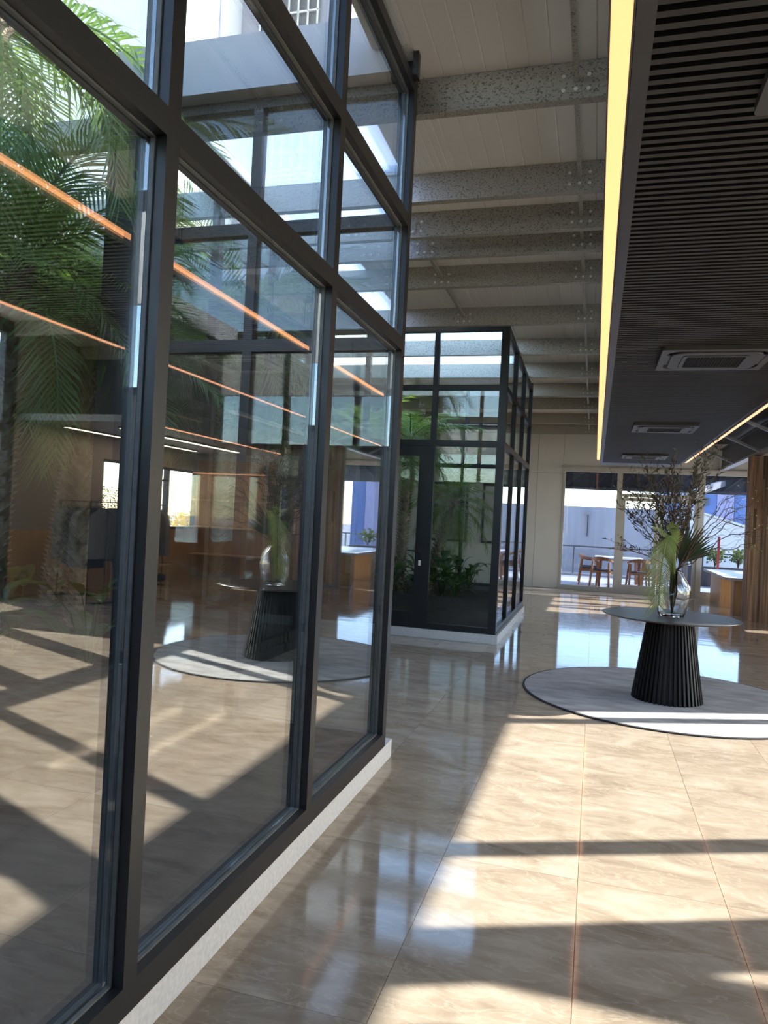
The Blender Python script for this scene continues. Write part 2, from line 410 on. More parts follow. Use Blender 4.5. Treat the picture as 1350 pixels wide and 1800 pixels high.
# ---------- outer walls
wl = B(-6.5, -2.6, 0, -6.3, 18.7, 4.6).build('wall_left', MT['planter']); tag(wl, kind='structure')
wb = struct('wall_back')
YW = 18.6
def wpanel(x0, z0, x1, z1): B(x0+.003, YW, z0+.003, x1-.003, YW+.10, z1-.003).build('wall_panel', MT['cream_wall'], wb)
for (a, b) in ((-6.3,-4.9),(-4.9,-3.6),(-3.6,-2.5),(-2.5,-1.42),(-1.42,-.80)):
    wpanel(a, 0, b, 2.82); wpanel(a, 2.82, b, 4.05)
wpanel(-.80, 2.93, .5, 4.05); wpanel(.5, 2.93, 2.4, 4.05); wpanel(2.4, 2.93, 4.15, 4.05)
B(-6.3, YW+.09, 0, -.82, YW+.2, 4.05).build('wall_core', MT['beige'], wb)
B(-.82, YW+.09, 2.95, 4.2, YW+.2, 4.05).build('wall_core', MT['beige'], wb)
wn = struct('rear_fill_window')  # unseen high rear glazing, added to light the far wall and ceiling
for x in [-6.4+1.26*k for k in range(11)]: B(x, -2.75, 0, x+.08, -2.62, 4.6).build('mullion', MT['black'], wn)
for (z0, z1) in ((0,.12),(2.6,2.68),(4.4,4.6)): B(-6.4, -2.74, z0, 6.3, -2.63, z1).build('transom', MT['black'], wn)
B(-6.4, -2.69, 2.68, 6.3, -2.68, 3.5).build('pane', MT['clear'], wn)
B(-6.4, -2.72, 3.5, 6.3, -2.64, 4.42).build('top_panel', MT['cream_wall'], wn)
wfr = B(-6.4, -2.72, .12, 6.3, -2.64, 2.6).build('wall_front', MT['beige']); tag(wfr, kind='structure')

# ---------- far glazing in the back wall
F = MT['wframe']
w1 = struct('window_1')
def frame(parent, x0, z0, x1, z1, t=.07, y0=YW-.02, y1=YW+.08, mat=F, name='frame', b=None):
    b = t if b is None else b
    mb = MB(); mb.box(x0,y0,z0,x0+t,y1,z1); mb.box(x1-t,y0,z0,x1,y1,z1); mb.box(x0+t,y0,z1-t,x1-t,y1,z1); mb.box(x0+t,y0,z0,x1-t,y1,z0+b)
    return mb.build(name, mat, parent)
frame(w1, -.80, 0, .53, 2.93, .06, b=.11)
B(-.74, YW+.02, .11, .47, YW+.03, 2.87).build('pane', MT['fargl'], w1)
B(-.84, YW-.05, 2.93, 4.12, YW-.001, 2.99).build('head_trim', F, w1)
d1 = struct('door_1')
frame(d1, .53, 0, 2.36, 2.93, .06, b=.03)
B(.59, YW-.02, 2.30, 2.30, YW+.08, 2.38).build('transom', F, d1)
B(.59, YW+.02, 2.38, 2.30, YW+.03, 2.87).build('pane', MT['fargl'], d1)
for (a, b, hx) in ((.59, 1.435, 1.395), (1.455, 2.30, 1.50)):
    lf = frame(d1, a, .03, b, 2.29, .085, YW, YW+.06, b=.17, name='door_leaf')
    B(a+.085, YW+.025, .20, b-.085, YW+.035, 2.205).build('pane', MT['fargl'], lf)
    mb = MB().box(hx-.015, YW-.012, 1.0, hx+.015, YW, 1.16); mb.bar((hx, YW-.035, 1.08), (hx+(-.12 if hx<1.45 else .12), YW-.035, 1.08), .018, .018); mb.bar((hx,YW-.04,1.08),(hx,YW,1.08),.016,.016)
    mb.build('handle', MT['black2'], lf)
w2 = struct('window_2')
frame(w2, 2.36, 0, 4.0, 2.93, .06, b=.16)
B(2.42, YW+.02, .16, 3.94, YW+.03, 2.87).build('pane', MT['fargl'], w2)
# side glazing that meets it
w3 = struct('window_3')
for (a, b) in ((15.0, 16.8), (16.8, 18.58)):
    mb = MB(); x0, x1, t = 3.98, 4.08, .06
    mb.box(x0,a,0,x1,a+t,2.93); mb.box(x0,b-t,0,x1,b,2.93); mb.box(x0,a+t,2.85,x1,b-t,2.93); mb.box(x0,a+t,0,x1,b-t,.12); mb.build('frame', F, w3)
    B(4.02, a+t, .12, 4.03, b-t, 2.85).build('pane', MT['clear'], w3)
B(3.95, 14.9, 2.93, 4.15, 18.6, 4.05).build('bulkhead', MT['cream_wall'], w3)

# ---------- sun-side glazing (right) and shop wall
w4 = struct('window_4'); XS = 6.2
K = MT['black2']
def wall4(y0, z0, y1, z1, nm='mullion', mat=K): return B(XS, y0, z0, XS+.12, y1, z1).build(nm, mat, w4)
wall4(5.42, 0, 5.75, 4.55, 'column'); wall4(9.19, 0, 9.45, 4.5, 'column'); wall4(2.9, 0, 3.05, 4.6)
wall4(3.05, 2.53, 9.19, 2.717, 'transom'); wall4(3.05, 4.05, 9.19, 4.6, 'transom'); wall4(3.05, 0, 9.19, .1, 'transom')
wall4(6.42, 2.717, 6.54, 4.05); wall4(8.84, 2.717, 8.95, 4.05); wall4(4.2, 2.717, 4.3, 4.05)
wall4(6.88, .1, 7.18, 2.53); wall4(7.95, .1, 8.22, 2.53); wall4(4.2, .1, 4.3, 2.53)
for (a, b) in ((3.05,4.2),(4.3,5.42),(5.75,6.42),(6.54,8.84),(8.95,9.19)):
    B(XS+.055, a, 2.717, XS+.065, b, 4.05).build('pane', MT['clear'], w4)
for (a, b) in ((3.05,4.2),(4.3,5.42),(5.75,6.88),(7.18,7.95),(8.22,9.19)):
    B(XS+.055, a, .1, XS+.065, b, 2.53).build('pane', MT['clear'], w4)
wr = struct('wall_right')
B(XS, -2.6, 0, XS+.2, 2.9, 4.7).build('wall_panel', MT['beige'], wr)
B(XS, 9.45, 0, XS+.2, 15.05, 1.05).build('wainscot', MT['wood'], wr)
B(XS, 9.45, 2.35, XS+.2, 15.05, 4.4).build('wall_panel', MT['beige'], wr)
w5 = struct('window_5')
B(XS, 9.45, 1.05, XS+.2, 11.65, 2.35).build('wall_panel', MT['beige'], wr)
for k in range(2, 5):
    a = 9.45+k*1.1; b = a+1.1
    mb = MB(); mb.box(XS,a,1.05,XS+.1,a+.035,2.35); mb.box(XS,b-.035,1.05,XS+.1,b,2.35); mb.box(XS,a+.035,2.30,XS+.1,b-.035,2.35); mb.box(XS,a+.035,1.05,XS+.1,b-.035,1.1)
    if k % 2: mb.box(XS,a+.035,2.05,XS+.1,b-.035,2.09)
    mb.build('frame', MT['dsteel'], w5); B(XS+.05,a+.035,1.1,XS+.056,b-.035,2.3).build('pane', MT['clear'], w5)
# bulkhead over the shop front and dark ceiling beyond the slatted panel
bh = struct('trim_2')
B(3.85, 9.4, 2.75, 4.1, 14.4, 3.9).build('bulkhead', MT['soffit'], bh)
B(4.1, 9.4, 2.75, 6.2, 14.95, 2.85).build('soffit', MT['soffit'], bh)
B(4.1, 14.95, 0, 6.2, 15.05, 4.0).build('side_wall', MT['beige'], bh)
B(2.1, 9.2, 3.60, 3.85, 18.55, 3.66).build('dark_soffit', MT['dark'], bh)
B(3.0, 9.2, 3.05, 3.85, 15.0, 3.6).build('dark_soffit', MT['dark'], bh)
for z in (2.74,):
    B(3.87, 9.5, z-.006, 3.90, 14.3, z+.006).build('light_line', MT['ledR'], bh)

# ================================================================== SLATTED CEILING
ZP = 3.0
sp = thing('slatted_ceiling_panel', 'long suspended ceiling of narrow dark metal slats running away over the floor', 'ceiling panel')
PX0, PX1, PYE = .10, 1.70, 17.9
B(.045, 1.2, ZP, .10, PYE, ZP+.20).build('fascia', MT['fascia'], sp)
B(1.70, 1.2, ZP, 1.735, PYE, ZP+.20).build('fascia', MT['fascia'], sp)
B(.10, PYE-.02, ZP, 1.70, PYE+.02, ZP+.20).build('fascia', MT['fascia'], sp)
B(.10, 17.3, ZP-.0, 1.70, PYE-.02, ZP+.03).build('end_plate', MT['fascia'], sp)
B(.10, 1.2, ZP+.12, 1.70, PYE-.02, ZP+.14).build('backing', MT['void'], sp)
smesh = B(PX0, -.0135, 0, PX1, .0135, .03).mesh('slat', MT['slat'])
yy = 1.25; ns = 0
while yy < 17.28:
    put('slat', smesh, sp, (0, yy, ZP)); yy += .0556; ns += 1
for k in range(18):
    y = 1.8+k*.9; MB().bar((.9, y, ZP+.141), (.9, y, zb(y)-.01), .008, .008).build('hanger', MT['fascia'], sp)
# LED lines
l1 = thing('linear_light', 'bright warm light line along the open roof side of the slatted ceiling', 'light', group='light lines beside the slatted ceiling')
B(-.024, 1.2, ZP+.0, .036, 16.6, ZP+.004).build('diffuser', MT['led'], l1)
B(-.030, 1.2, ZP+.004, .042, 16.6, ZP+.07).build('profile', MT['fascia'], l1)
B(-.030, 1.2, ZP-.001, -.0245, 16.6, ZP+.004).build('profile_lip', MT['fascia'], l1)
B(.0365, 1.2, ZP-.001, .042, 16.6, ZP+.004).build('profile_lip', MT['fascia'], l1)
for k in range(12): B(.0425, 1.6+k*1.3, ZP+.04, .0445, 1.63+k*1.3, ZP+.06).build('bracket', MT['fascia'], l1)
l2 = thing('linear_light', 'slim warm light line on the wooden pillar side of the slatted ceiling', 'light', group='light lines beside the slatted ceiling')
B(1.745, 1.2, ZP-.02, 1.785, 16.6, ZP-.016).build('diffuser', MT['ledR'], l2)
B(1.735, 1.2, ZP-.016, 1.795, 16.6, ZP+.05).build('profile', MT['lsteel'], l2)

# ---------- air conditioning cassettes
def rrect(w, h, r, n=5):
    p = []
    for cx, cy, a0 in ((w-r,h-r,0),(-w+r,h-r,90),(-w+r,-h+r,180),(w-r,-h+r,270)):
        for k in range(n+1):
            t = R(a0+90*k/n); p.append((cx+r*math.cos(t), cy+r*math.sin(t)))
    return p
def ring(mb, pa, pb, z0, z1):
    n = len(pa); o = len(mb.v)
    mb.v += [(x,y,z0) for x,y in pa]+[(x,y,z0) for x,y in pb]+[(x,y,z1) for x,y in pa]+[(x,y,z1) for x,y in pb]
    for k in range(n):
        j = (k+1) % n
        mb.f += [(o+k,o+j,o+n+j,o+n+k),(o+2*n+k,o+3*n+k,o+3*n+j,o+2*n+j),(o+k,o+2*n+k,o+2*n+j,o+j),(o+n+k,o+n+j,o+3*n+j,o+3*n+k)]
def make_ac(y, label):
    a = thing('air_conditioner', label, 'air conditioner', (.87, y, ZP), 0, 'ceiling cassettes in the slatted panel')
    mb = MB(); ring(mb, rrect(.42,.40,.02), rrect(.37,.35,.12), -.035, 0); mb.build('panel_rim', MT['ac'], a)
    mb = MB(); ring(mb, rrect(.34,.32,.12), rrect(.25,.23,.05), -.045, -.005); mb.build('inner_panel', MT['ac'], a, bevel=.006)
    B(-.40,-.38,-.006,.40,.38,.0).build('duct', MT['acd'], a)
    g = thing('grille', None, None); g.parent = a
    mb = MB(); ring(mb, rrect(.25,.23,.03), rrect(.22,.20,.02), -.05, -.03); mb.build('grille_frame', MT['ac'], g)
    mb = MB()
    for k in range(21): mb.box(-.22+k*.022-.003, -.20, -.044, -.22+k*.022+.003, .20, -.034)
    for k in range(19): mb.box(-.22, -.20+k*.022-.003, -.044, .22, -.20+k*.022+.003, -.034)
    mb.build('mesh', MT['acd'], g)
    for k in range(4):
        mb = MB().box(-.20,.31,-.03,.20,.35,-.022) if k % 2 == 0 else MB().box(-.18,.33,-.03,.18,.37,-.022)
        put('louvre', mb.mesh('louvre', MT['ac']), a, rot=(0,0,R(90*k)))
    return a
for y, lb in ((2.33,'grey ceiling cassette nearest the camera, cut by the photo edge'), (6.59,'large grey ceiling cassette in the slats above the black pedestal table'), (11.07,'middle-distance grey ceiling cassette between the two light lines'), (15.45,'smallest grey ceiling cassette near the far end of the slats')):
    make_ac(y, lb)

# ================================================================== GLASS COURTYARDS
def vpost(y, x0, x1, z0, z1, parent, wy=.065, mat=None, nm='mullion'): return B(x0, y-wy/2, z0, x1, y+wy/2, z1).build(nm, mat or MT['black'], parent)
gb = thing('glass_courtyard', 'near black-framed glass courtyard with palms growing inside', 'glass enclosure')
XO, XI = -1.2, -1.285              # outer and inner frame faces
ZT = (.113, .20)                   # bottom rail
B(-1.36, -2.55, 0, XO, 4.66, .113).build('plinth', MT['plinth'], gb)
B(-3.4, 4.40, 0, -1.36, 4.66, .113).build('inner_plinth', MT['planter'], gb)
B(-3.46, 4.66, 0, -3.2, 7.98, .113).build('inner_plinth', MT['planter'], gb)
MY = (4.46, 3.20, 1.84, .50, -.85, -2.2)
for i, y in enumerate(MY):
    vpost(y, XI, XO, .113, 4.385 if i == 0 else 4.30, gb, .075 if i == 0 else .065)
TR = ((.113,.20),(2.585,2.665),(3.355,3.435),(4.19,4.26))
for a in range(len(MY)-1):
    y1 = MY[a]-(.0375 if a == 0 else .0325); y0 = MY[a+1]+.0325
    for (z0, z1) in TR:
        B(XI, y0, z0, XO, y1, z1).build('transom', MT['black'], gb)
    for k in range(3):
        z0 = TR[k][1]; z1 = TR[k+1][0]
        pn = B(-1.262, y0+.008, z0+.008, -1.250, y1-.008, z1-.008).build('pane', MT['glass'], gb)
        mb = MB(); g = .006
        for xa, xb in ((-1.249, -1.235), (-1.277, -1.263)):
            mb.box(xa, y0, z0, xb, y0+g, z1); mb.box(xa, y1-g, z0, xb, y1, z1); mb.box(xa, y0+g, z0, xb, y1-g, z0+g); mb.box(xa, y0+g, z1-g, xb, y1-g, z1)
        mb.build('gasket', MT['gasket'], pn)
B(-1.20, 4.35, 4.24, -1.165, 4.40, 4.40).build('bracket', MT['black'], gb)
# return wall (parallel to the picture plane)
BX = (-1.32, -2.25, -3.05)
for x in (-2.25,): B(x-.033, 4.415, .113, x+.033, 4.49, 4.30).build('mullion', MT['black'], gb)
B(-3.35, 4.36, .0, -3.05, 4.60, 4.30).build('corner_column', MT['black'], gb)
for (x0, x1) in ((-2.217,-1.285),(-3.05,-2.283)):
    for (z0, z1) in TR: B(x0, 4.415, z0, x1, 4.49, z1).build('transom', MT['black'], gb)
    for k in range(3): B(x0, 4.447, TR[k][1], x1, 4.457, TR[k+1][0]).build('pane', MT['glass2'], gb)
# inner leg of the L
for y in (5.75, 6.9, 7.96): B(-3.3, y-.035, .113, -3.22, y+.035, 4.25).build('mullion', MT['black'], gb)
for (y0, y1) in ((4.6,5.715),(5.785,6.865),(6.935,7.925)):
    for (z0, z1) in TR[:3]: B(-3.3, y0, z0, -3.22, y1, z1).build('transom', MT['black'], gb)
    for k in range(2): B(-3.265, y0, TR[k][1], -3.255, y1, TR[k+1][0]).build('pane', MT['glass2'], gb)
B(-5.9, 7.93, 0, -3.3, 7.98, 4.2).build('end_wall', MT['planter'], gb)

# far courtyard
gf = thing('glass_courtyard', 'far black-framed glass courtyard with a glazed door', 'glass enclosure')
YF0, YF1, XR, XL = 9.45, 13.2, -1.15, -4.9
ztop = lambda y: 4.06-.034*(y-YF0)
B(XL, YF0-.03, 0, XR+.03, YF0+.12, .113).build('plinth', MT['plinth'], gf)
B(XR-.12, YF0+.12, 0, XR+.03, YF1, .113).build('plinth', MT['plinth'], gf)
K2 = MT['black2']
B(XR-.10, YF0, .113, XR, YF0+.09, ztop(YF0)).build('corner_post', K2, gf)
for x in (-2.085, -3.02, -4.0):
    B(x-.035, YF0+.01, .113, x+.035, YF0+.08, 4.06).build('mullion', K2, gf)
TF = ((.113,.19),(2.50,2.58),(3.23,3.30),(3.99,4.06))
def fpane(x0, x1, k0=0):
    for i, (z0, z1) in enumerate(TF):
        if i == 0 and k0: continue
        B(x0, YF0+.01, z0, x1, YF0+.08, z1).build('transom', K2, gf)
    for k in range(k0, 3): B(x0, YF0+.04, TF[k][1], x1, YF0+.05, TF[k+1][0]).build('pane', MT['glass2'], gf)
fpane(-2.05, XR-.10); fpane(-2.985, -2.12, 1); fpane(-3.965, -3.055); fpane(XL, -4.035)
dr = frame(gf, -2.985, .12, -2.12, 2.495, .13, YF0+.012, YF0+.07, K2, 'door', b=.20)
B(-2.855, YF0+.035, .32, -2.25, YF0+.045, 2.365).build('pane', MT['glass2'], dr)
mb = MB().box(-2.20, YF0-.006, 1.02, -2.17, YF0+.012, 1.16); mb.bar((-2.185,YF0-.045,1.12),(-2.34,YF0-.045,1.12),.02,.02); mb.bar((-2.185,YF0-.05,1.12),(-2.185,YF0,1.12),.02,.02)
mb.build('door_handle', K2, dr)
B(-2.195, YF0-.004, .93, -2.165, YF0+.012, 1.0).build('lock', MT['zinc'], dr)
# right side wall of the far courtyard
fy = (YF0+.09, 10.68, 11.92, YF1)
for y in fy[1:]: B(XR-.075, y-.03, .113, XR-.005, y+.03, ztop(y)+(.08 if y == YF1 else -.0)).build('mullion', K2, gf)
for a in range(3):
    y0 = fy[a]+(.03 if a else 0); y1 = fy[a+1]-.03
    for i, (z0, z1) in enumerate(TF):
        if i < 3: B(XR-.075, y0, z0, XR-.005, y1, z1).build('transom', K2, gf)
        else:
            MB().hexa([(XR-.075,y0,ztop(y0)-.06),(XR-.005,y0,ztop(y0)-.06),(XR-.005,y1,ztop(y1)-.06),(XR-.075,y1,ztop(y1)-.06),(XR-.075,y0,ztop(y0)),(XR-.005,y0,ztop(y0)),(XR-.005,y1,ztop(y1)),(XR-.075,y1,ztop(y1))]).build('transom', K2, gf)
    for k in range(3):
        z1 = TF[k+1][0] if k < 2 else ztop(y1)-.06
        B(XR-.045, y0, TF[k][1], XR-.035, y1, z1).build('pane', MT['glass2'], gf)
# back wall of the far courtyard
for x in (-2.3, -3.6, XL): B(x-.03, YF1-.03, .0, x+.03, YF1+.03, 3.9).build('mullion', K2, gf)
for (x0, x1) in ((-2.27,XR-.075),(-3.57,-2.33),(XL+.03,-3.63)):
    for (z0, z1) in TF[:3]: B(x0, YF1-.03, z0, x1, YF1+.03, z1).build('transom', K2, gf)
    for k in range(2): B(x0, YF1-.005, TF[k][1], x1, YF1+.005, TF[k+1][0]).build('pane', MT['glass2'], gf)
B(XL-.06, YF0, 0, XL, YF1, 3.95).build('side_wall', MT['soffit'], gf)

# ---------- planting beds
def bed(x0, y0, x1, y1, h, label):
    t = thing('planting_bed', label, 'planter'); w = .08
    mb = MB(); mb.box(x0,y0,.0,x1,y0+w,h); mb.box(x0,y1-w,.0,x1,y1,h); mb.box(x0,y0+w,.0,x0+w,y1-w,h); mb.box(x1-w,y0+w,.0,x1,y1-w,h)
    mb.build('wall', MT['planter'], t)
    B(x0+w, y0+w, .0, x1-w, y1-w, h-.05).build('soil', MT['soil'], t)
    return t
bed(-5.8, .2, -2.75, 4.30, .55, 'dark raised bed holding the palms behind the near glass')
bed(-5.8, 4.9, -3.5, 7.85, .55, 'dark raised bed behind the corner column of the near courtyard')
bed(-4.8, 10.3, -1.33, 13.1, .46, 'dark raised bed of leafy plants inside the far courtyard')
B(-2.75, -2.5, -.004, -1.36, 4.38, .02).build('courtyard_floor', MT['planter']); tag(bpy.data.objects['courtyard_floor'], kind='structure')
B(-4.8, 9.57, -.004, -1.27, 10.3, .02).build('courtyard_floor', MT['planter']); tag(bpy.data.objects['courtyard_floor.001'], kind='structure')

# ---------- palms
def frond_mesh(name, L, sag, nl, ll, mat, seed):
    rn = random.Random(seed); mb = MB(); pts = []; N = 12
    for i in range(N+1):
        t = i/N; pts.append(Vector((L*(t-.10*sag*t*t), 0, L*(.28*t-sag*t*t*.62))))
    mb.tube(pts, [.010*(1-.8*i/N)+.002 for i in range(N+1)], 4)
    for k in range(nl):
        t = .14+.86*k/(nl-1); i = min(int(t*N), N-1); p = pts[i].lerp(pts[i+1], t*N-i); d = (pts[i+1]-pts[i]).normalized()
        n = Vector((-d.z, 0, d.x))
        for sgn in (-1, 1):
            l = ll*(.55+.9*math.sin(math.pi*min(1, .12+.82*t))**.8)*rn.uniform(.85,1.1)*.72
            out = (d*(.55+.5*t)+Vector((0,sgn,0))*(1.0-.35*t)+n*rn.uniform(.05,.3)).normalized()
            m1 = p+out*l*.5; e = p+out*l+Vector((0,0,-1))*l*rn.uniform(.2,.5)
            wv = d*(.011)
            mb.add([p-wv*.5, p+wv*.5, m1+wv, m1-wv, e], [(0,1,2,3),(3,2,4)])
    return mb.mesh(name, mat)
FR = [frond_mesh('frond', 1.25, s, 34, .36, MT[m_], i) for i, (s, m_) in enumerate(((.55,'frond'),(.95,'frond2'),(1.3,'frond'),(.75,'frond2'),(1.1,'frond')))]
def palm(loc, top, label, nf, r0=.075, size=1.0, seed=0, fibre=False, elev=(70,-35)):
    rn = random.Random(seed); t = thing('palm_tree', label, 'palm', loc, 0, 'feather palms inside the glass courtyards')
    tp = Vector(top)-Vector(loc); mb = MB(); N = 26; pts = []; rad = []
    for i in range(N+1):
        u = i/N; pts.append(tp*u+Vector((.03*math.sin(u*4+seed), .03*math.cos(u*3), 0))*u*(1-u)*2); rad.append(r0*(1.05-.2*u)*(1+.07*(i % 2)))
    mb.tube(pts, rad, 10)
    L = tp.length; rows = int(L/.045)
    for i in range(rows):
        u = (i+.5)/rows; c = tp*u
        for k in range(7):
            a = 2*math.pi*(k+.5*(i % 2))/7+rn.uniform(-.1,.1); o = Vector((math.cos(a), math.sin(a), 0)); s_ = Vector((-math.sin(a), math.cos(a), 0))
            b = c+o*r0*.92; e = c+o*(r0+.035+.02*rn.random())+Vector((0,0,.05))
            mb.add([b-s_*.026, b+s_*.026, b+Vector((0,0,.035)), e], [(0,1,3),(1,2,3),(2,0,3),(0,2,1)])
    mb.build('trunk', MT['trunk'], t)
    if fibre:
        mb = MB()
        for k in range(150):
            a = rn.uniform(0, 6.28); u = rn.uniform(.72,.98); o = Vector((math.cos(a), math.sin(a), 0)); b = tp*u+o*r0*.8
            e = b+o*rn.uniform(.03,.10)+Vector((0,0,rn.uniform(-.03,.05))); s_ = Vector((-math.sin(a), math.cos(a), 0))*.018
            mb.add([b-s_, b+s_, e], [(0,1,2)])
        mb.build('fibre', MT['fibre'], t)
    for k in range(nf):
        u = k/(nf-1); az = k*2.39996+rn.uniform(-.2,.2); el = elev[0]+(elev[1]-elev[0])*u+rn.uniform(-8,8)
        f = put('frond', FR[(k*3+seed) % 5], t, tp-Vector((0,0,.06*u)), (0, -R(el)+.2, az), (size*rn.uniform(.85,1.1),)*3)
    return t
palm((-4.0,4.15,.45), (-3.9,4.2,3.15), 'thick-trunked palm at the very edge of the near glass pane', 30, .085, 1.05, 1)
palm((-4.02,5.12,.45), (-4.0,5.05,2.95), 'palm with a shaggy trunk seen whole through the near pane', 30, .085, 1.05, 2)
palm((-4.2,3.3,.45), (-3.75,3.75,4.55), 'tallest palm with fronds hanging from above the near courtyard', 22, .09, 1.25, 3, elev=(50,-50))
palm((-3.95,7.2,.45), (-3.75,7.05,3.35), 'palm behind the corner column with fronds beside the light line', 34, .08, 1.2, 4)
palm((-5.2,6.2,.45), (-4.9,6.3,3.2), 'palm deepest in the near courtyard against the dark wall', 32, .08, 1.25, 9)
palm((-2.50,11.3,.40), (-2.10,11.25,1.85), 'leaning palm behind the fixed pane of the far courtyard', 26, .075, .72, 5, elev=(75,-40))
palm((-2.85,11.0,.40), (-2.78,11.0,2.75), 'upright palm with reddish fibre behind the far glazed door', 24, .07, .85, 6, True, elev=(60,-25))
palm((-3.9,12.1,.40), (-3.8,12.1,2.9), 'palm at the back of the far courtyard beside the pale wall', 20, .07, .9, 8)

# ---------- broad-leaved plants
def leaf_mesh(L, Wd):
    mb = MB(); N = 6; rows = []
    for i in range(N+1):
        t = i/N; w = Wd*math.sin(math.pi*min(1,t*.93+.06))**.8*(1-.35*t); z = L*(.5*t-.62*t*t); x = L*(t-.12*t*t)
        rows.append([(x,-w,z+w*.25),(x,0,z),(x,w,z+w*.25)])
    for r_ in rows: mb.v += r_
    for i in range(N):
        for k in range(2): mb.f.append((i*3+k, i*3+k+1, (i+1)*3+k+1, (i+1)*3+k))
    return mb.mesh('leaf', MT['broad'])
LV = [leaf_mesh(.30,.075), leaf_mesh(.36,.10), leaf_mesh(.24,.085)]
def broadleaf(loc, label, n, s, seed, group):
    rn = random.Random(seed); t = thing('broadleaf_plant', label, 'plant', loc, 0, group); mb = MB()
    for k in range(n):
        az = k*2.4+rn.uniform(-.3,.3); h = s*rn.uniform(.15,.55); rr = s*rn.uniform(.05,.28)
        e = Vector((rr*math.cos(az), rr*math.sin(az), h)); mb.tube([Vector((0,0,-.03)), e*.5+Vector((0,0,h*.2)), e], .005, 4)
        put('leaf', LV[k % 3], t, e, (0, -R(rn.uniform(-5,45)), az), (s*rn.uniform(.7,1.15),)*3)
    mb.build('stem', MT['broad'], t)
for i, (x, y, s, n) in enumerate(((-2.85,10.55,.85,14),(-2.45,10.6,.9,16),(-2.1,10.7,1.0,18),(-1.9,10.55,.7,14),(-2.0,11.3,.95,16),(-1.92,11.9,.8,14),(-2.6,11.9,1.0,14),(-3.3,10.7,1.0,14),(-3.2,11.5,.9,12))):
    broadleaf((x,y,.41), ('broad-leaved plant right behind the far glazed door','broad-leaved plant at the front of the bed under the leaning palm','fullest broad-leaved plant at the front of the far bed','small broad-leaved plant at the corner of the far bed','tall broad-leaved plant behind the corner one in the far bed','broad-leaved plant along the side glass at the back of the far bed','large broad-leaved plant behind the leaning palm','broad-leaved plant far left in the far bed beside the upright palm','broad-leaved plant behind the upright palm in the far bed')[i], n, s, 20+i, 'low plants in the far courtyard bed')
for i, (x, y, s, n) in enumerate(((-2.95,3.9,.95,10),(-3.2,3.3,.9,10),(-3.7,4.1,1.0,10))):
    broadleaf((x,y,.50), ('broad-leaved plant nearest the corner column behind the near glass','low broad-leaved plant in the middle of the near bed','broad-leaved plant at the foot of the thick-trunked palm')[i], n, s, 40+i, 'low plants in the near courtyard bed')
rn = random.Random(5); mb = MB()
for k in range(1500):
    x = rn.uniform(-4.6,-1.85); y = rn.uniform(10.4,13.0); z = .415+rn.uniform(0,.07); a = rn.uniform(0,6.28); l = rn.uniform(.03,.09)
    d = Vector((math.cos(a),math.sin(a),rn.uniform(-.1,.8)))*l; s_ = Vector((-math.sin(a),math.cos(a),.2))*l*.22; p = Vector((x,y,z))
    mb.add([p, p+d*.5+s_, p+d, p+d*.5-s_], [(0,1,2,3)])
tag(mb.build('ground_cover', MT['litter']), 'low green and brown ground cover over the far courtyard soil', 'ground cover', kind='stuff')

# ================================================================== RUG, TABLE, VASE
RC = (.70, 7.38)
rug = thing('round_rug', 'large round pale grey rug with a dark bound edge under the table', 'rug', (RC[0],RC[1],0))
MB().lathe([(1.285,.0),(1.285,.011),(1.27,.014),(.01,.014)], 96).build('pile', MT['rug'], rug)
mb = MB(); mb.lathe([(1.286,.0),(1.305,.0),(1.305,.010),(1.286,.0125),(1.286,.0)], 96, close=True).build('binding', MT['rugb'], rug)
tb = thing('pedestal_table', 'round black table on a fluted conical pedestal', 'table', (.70, 7.25, .014))
MB().lathe([(.0,.742),(.56,.742),(.595,.752),(.60,.757),(.597,.760),(.0,.760)], 96, close=True).build('table_top', MT['ttop'], tb, smooth=False)
pd = MB().lathe([(.285,0),(.178,.742)], 48).build('pedestal', MT['ped'], tb)
nr = 44; hw0, hw1 = math.pi*.305/nr*.62, math.pi*.195/nr*.62
ribm = MB().hexa([(.27,-hw0,0),(.310,-hw0*.75,0),(.310,hw0*.75,0),(.27,hw0,0),(.165,-hw1,.742),(.199,-hw1*.75,.742),(.199,hw1*.75,.742),(.165,hw1,.742)]).mesh('rib', MT['ped'])
for k in range(nr): put('rib', ribm, pd, rot=(0,0,2*math.pi*k/nr))

VX, VY, VZ = .705, 7.20, .776
va = thing('glass_vase', 'large clear blown glass vase with dented sides on the black table', 'vase', (VX, VY, VZ))
def vr(z):   # outer radius
    t = z/.42
    return .085+.062*math.sin(math.pi*min(1,t*.95+.12))**.9 if t < .72 else .147*(1-(t-.72)/.28*.62)*.97
prof = [(max(.002, .105+(.145-.105)*math.sin(t/.45*1.57)) if t < .45 else .145*math.cos((t-.45)/.55*1.12), .42*t) for t in [k/24 for k in range(25)]]
dent = lambda t, z: 1+.055*math.sin(3*t+9*z)+.035*math.sin(5*t-14*z)
outer = [(r_*1.0, z) for r_, z in prof]
inner = [(max(.004, r_-.008), max(.016, z)) for r_, z in prof][::-1]
MB().lathe([(.001,.0)]+outer+inner+[(.001,.016)], 48, close=True, fn=dent).build('body', MT['vase'], va, smooth=True)

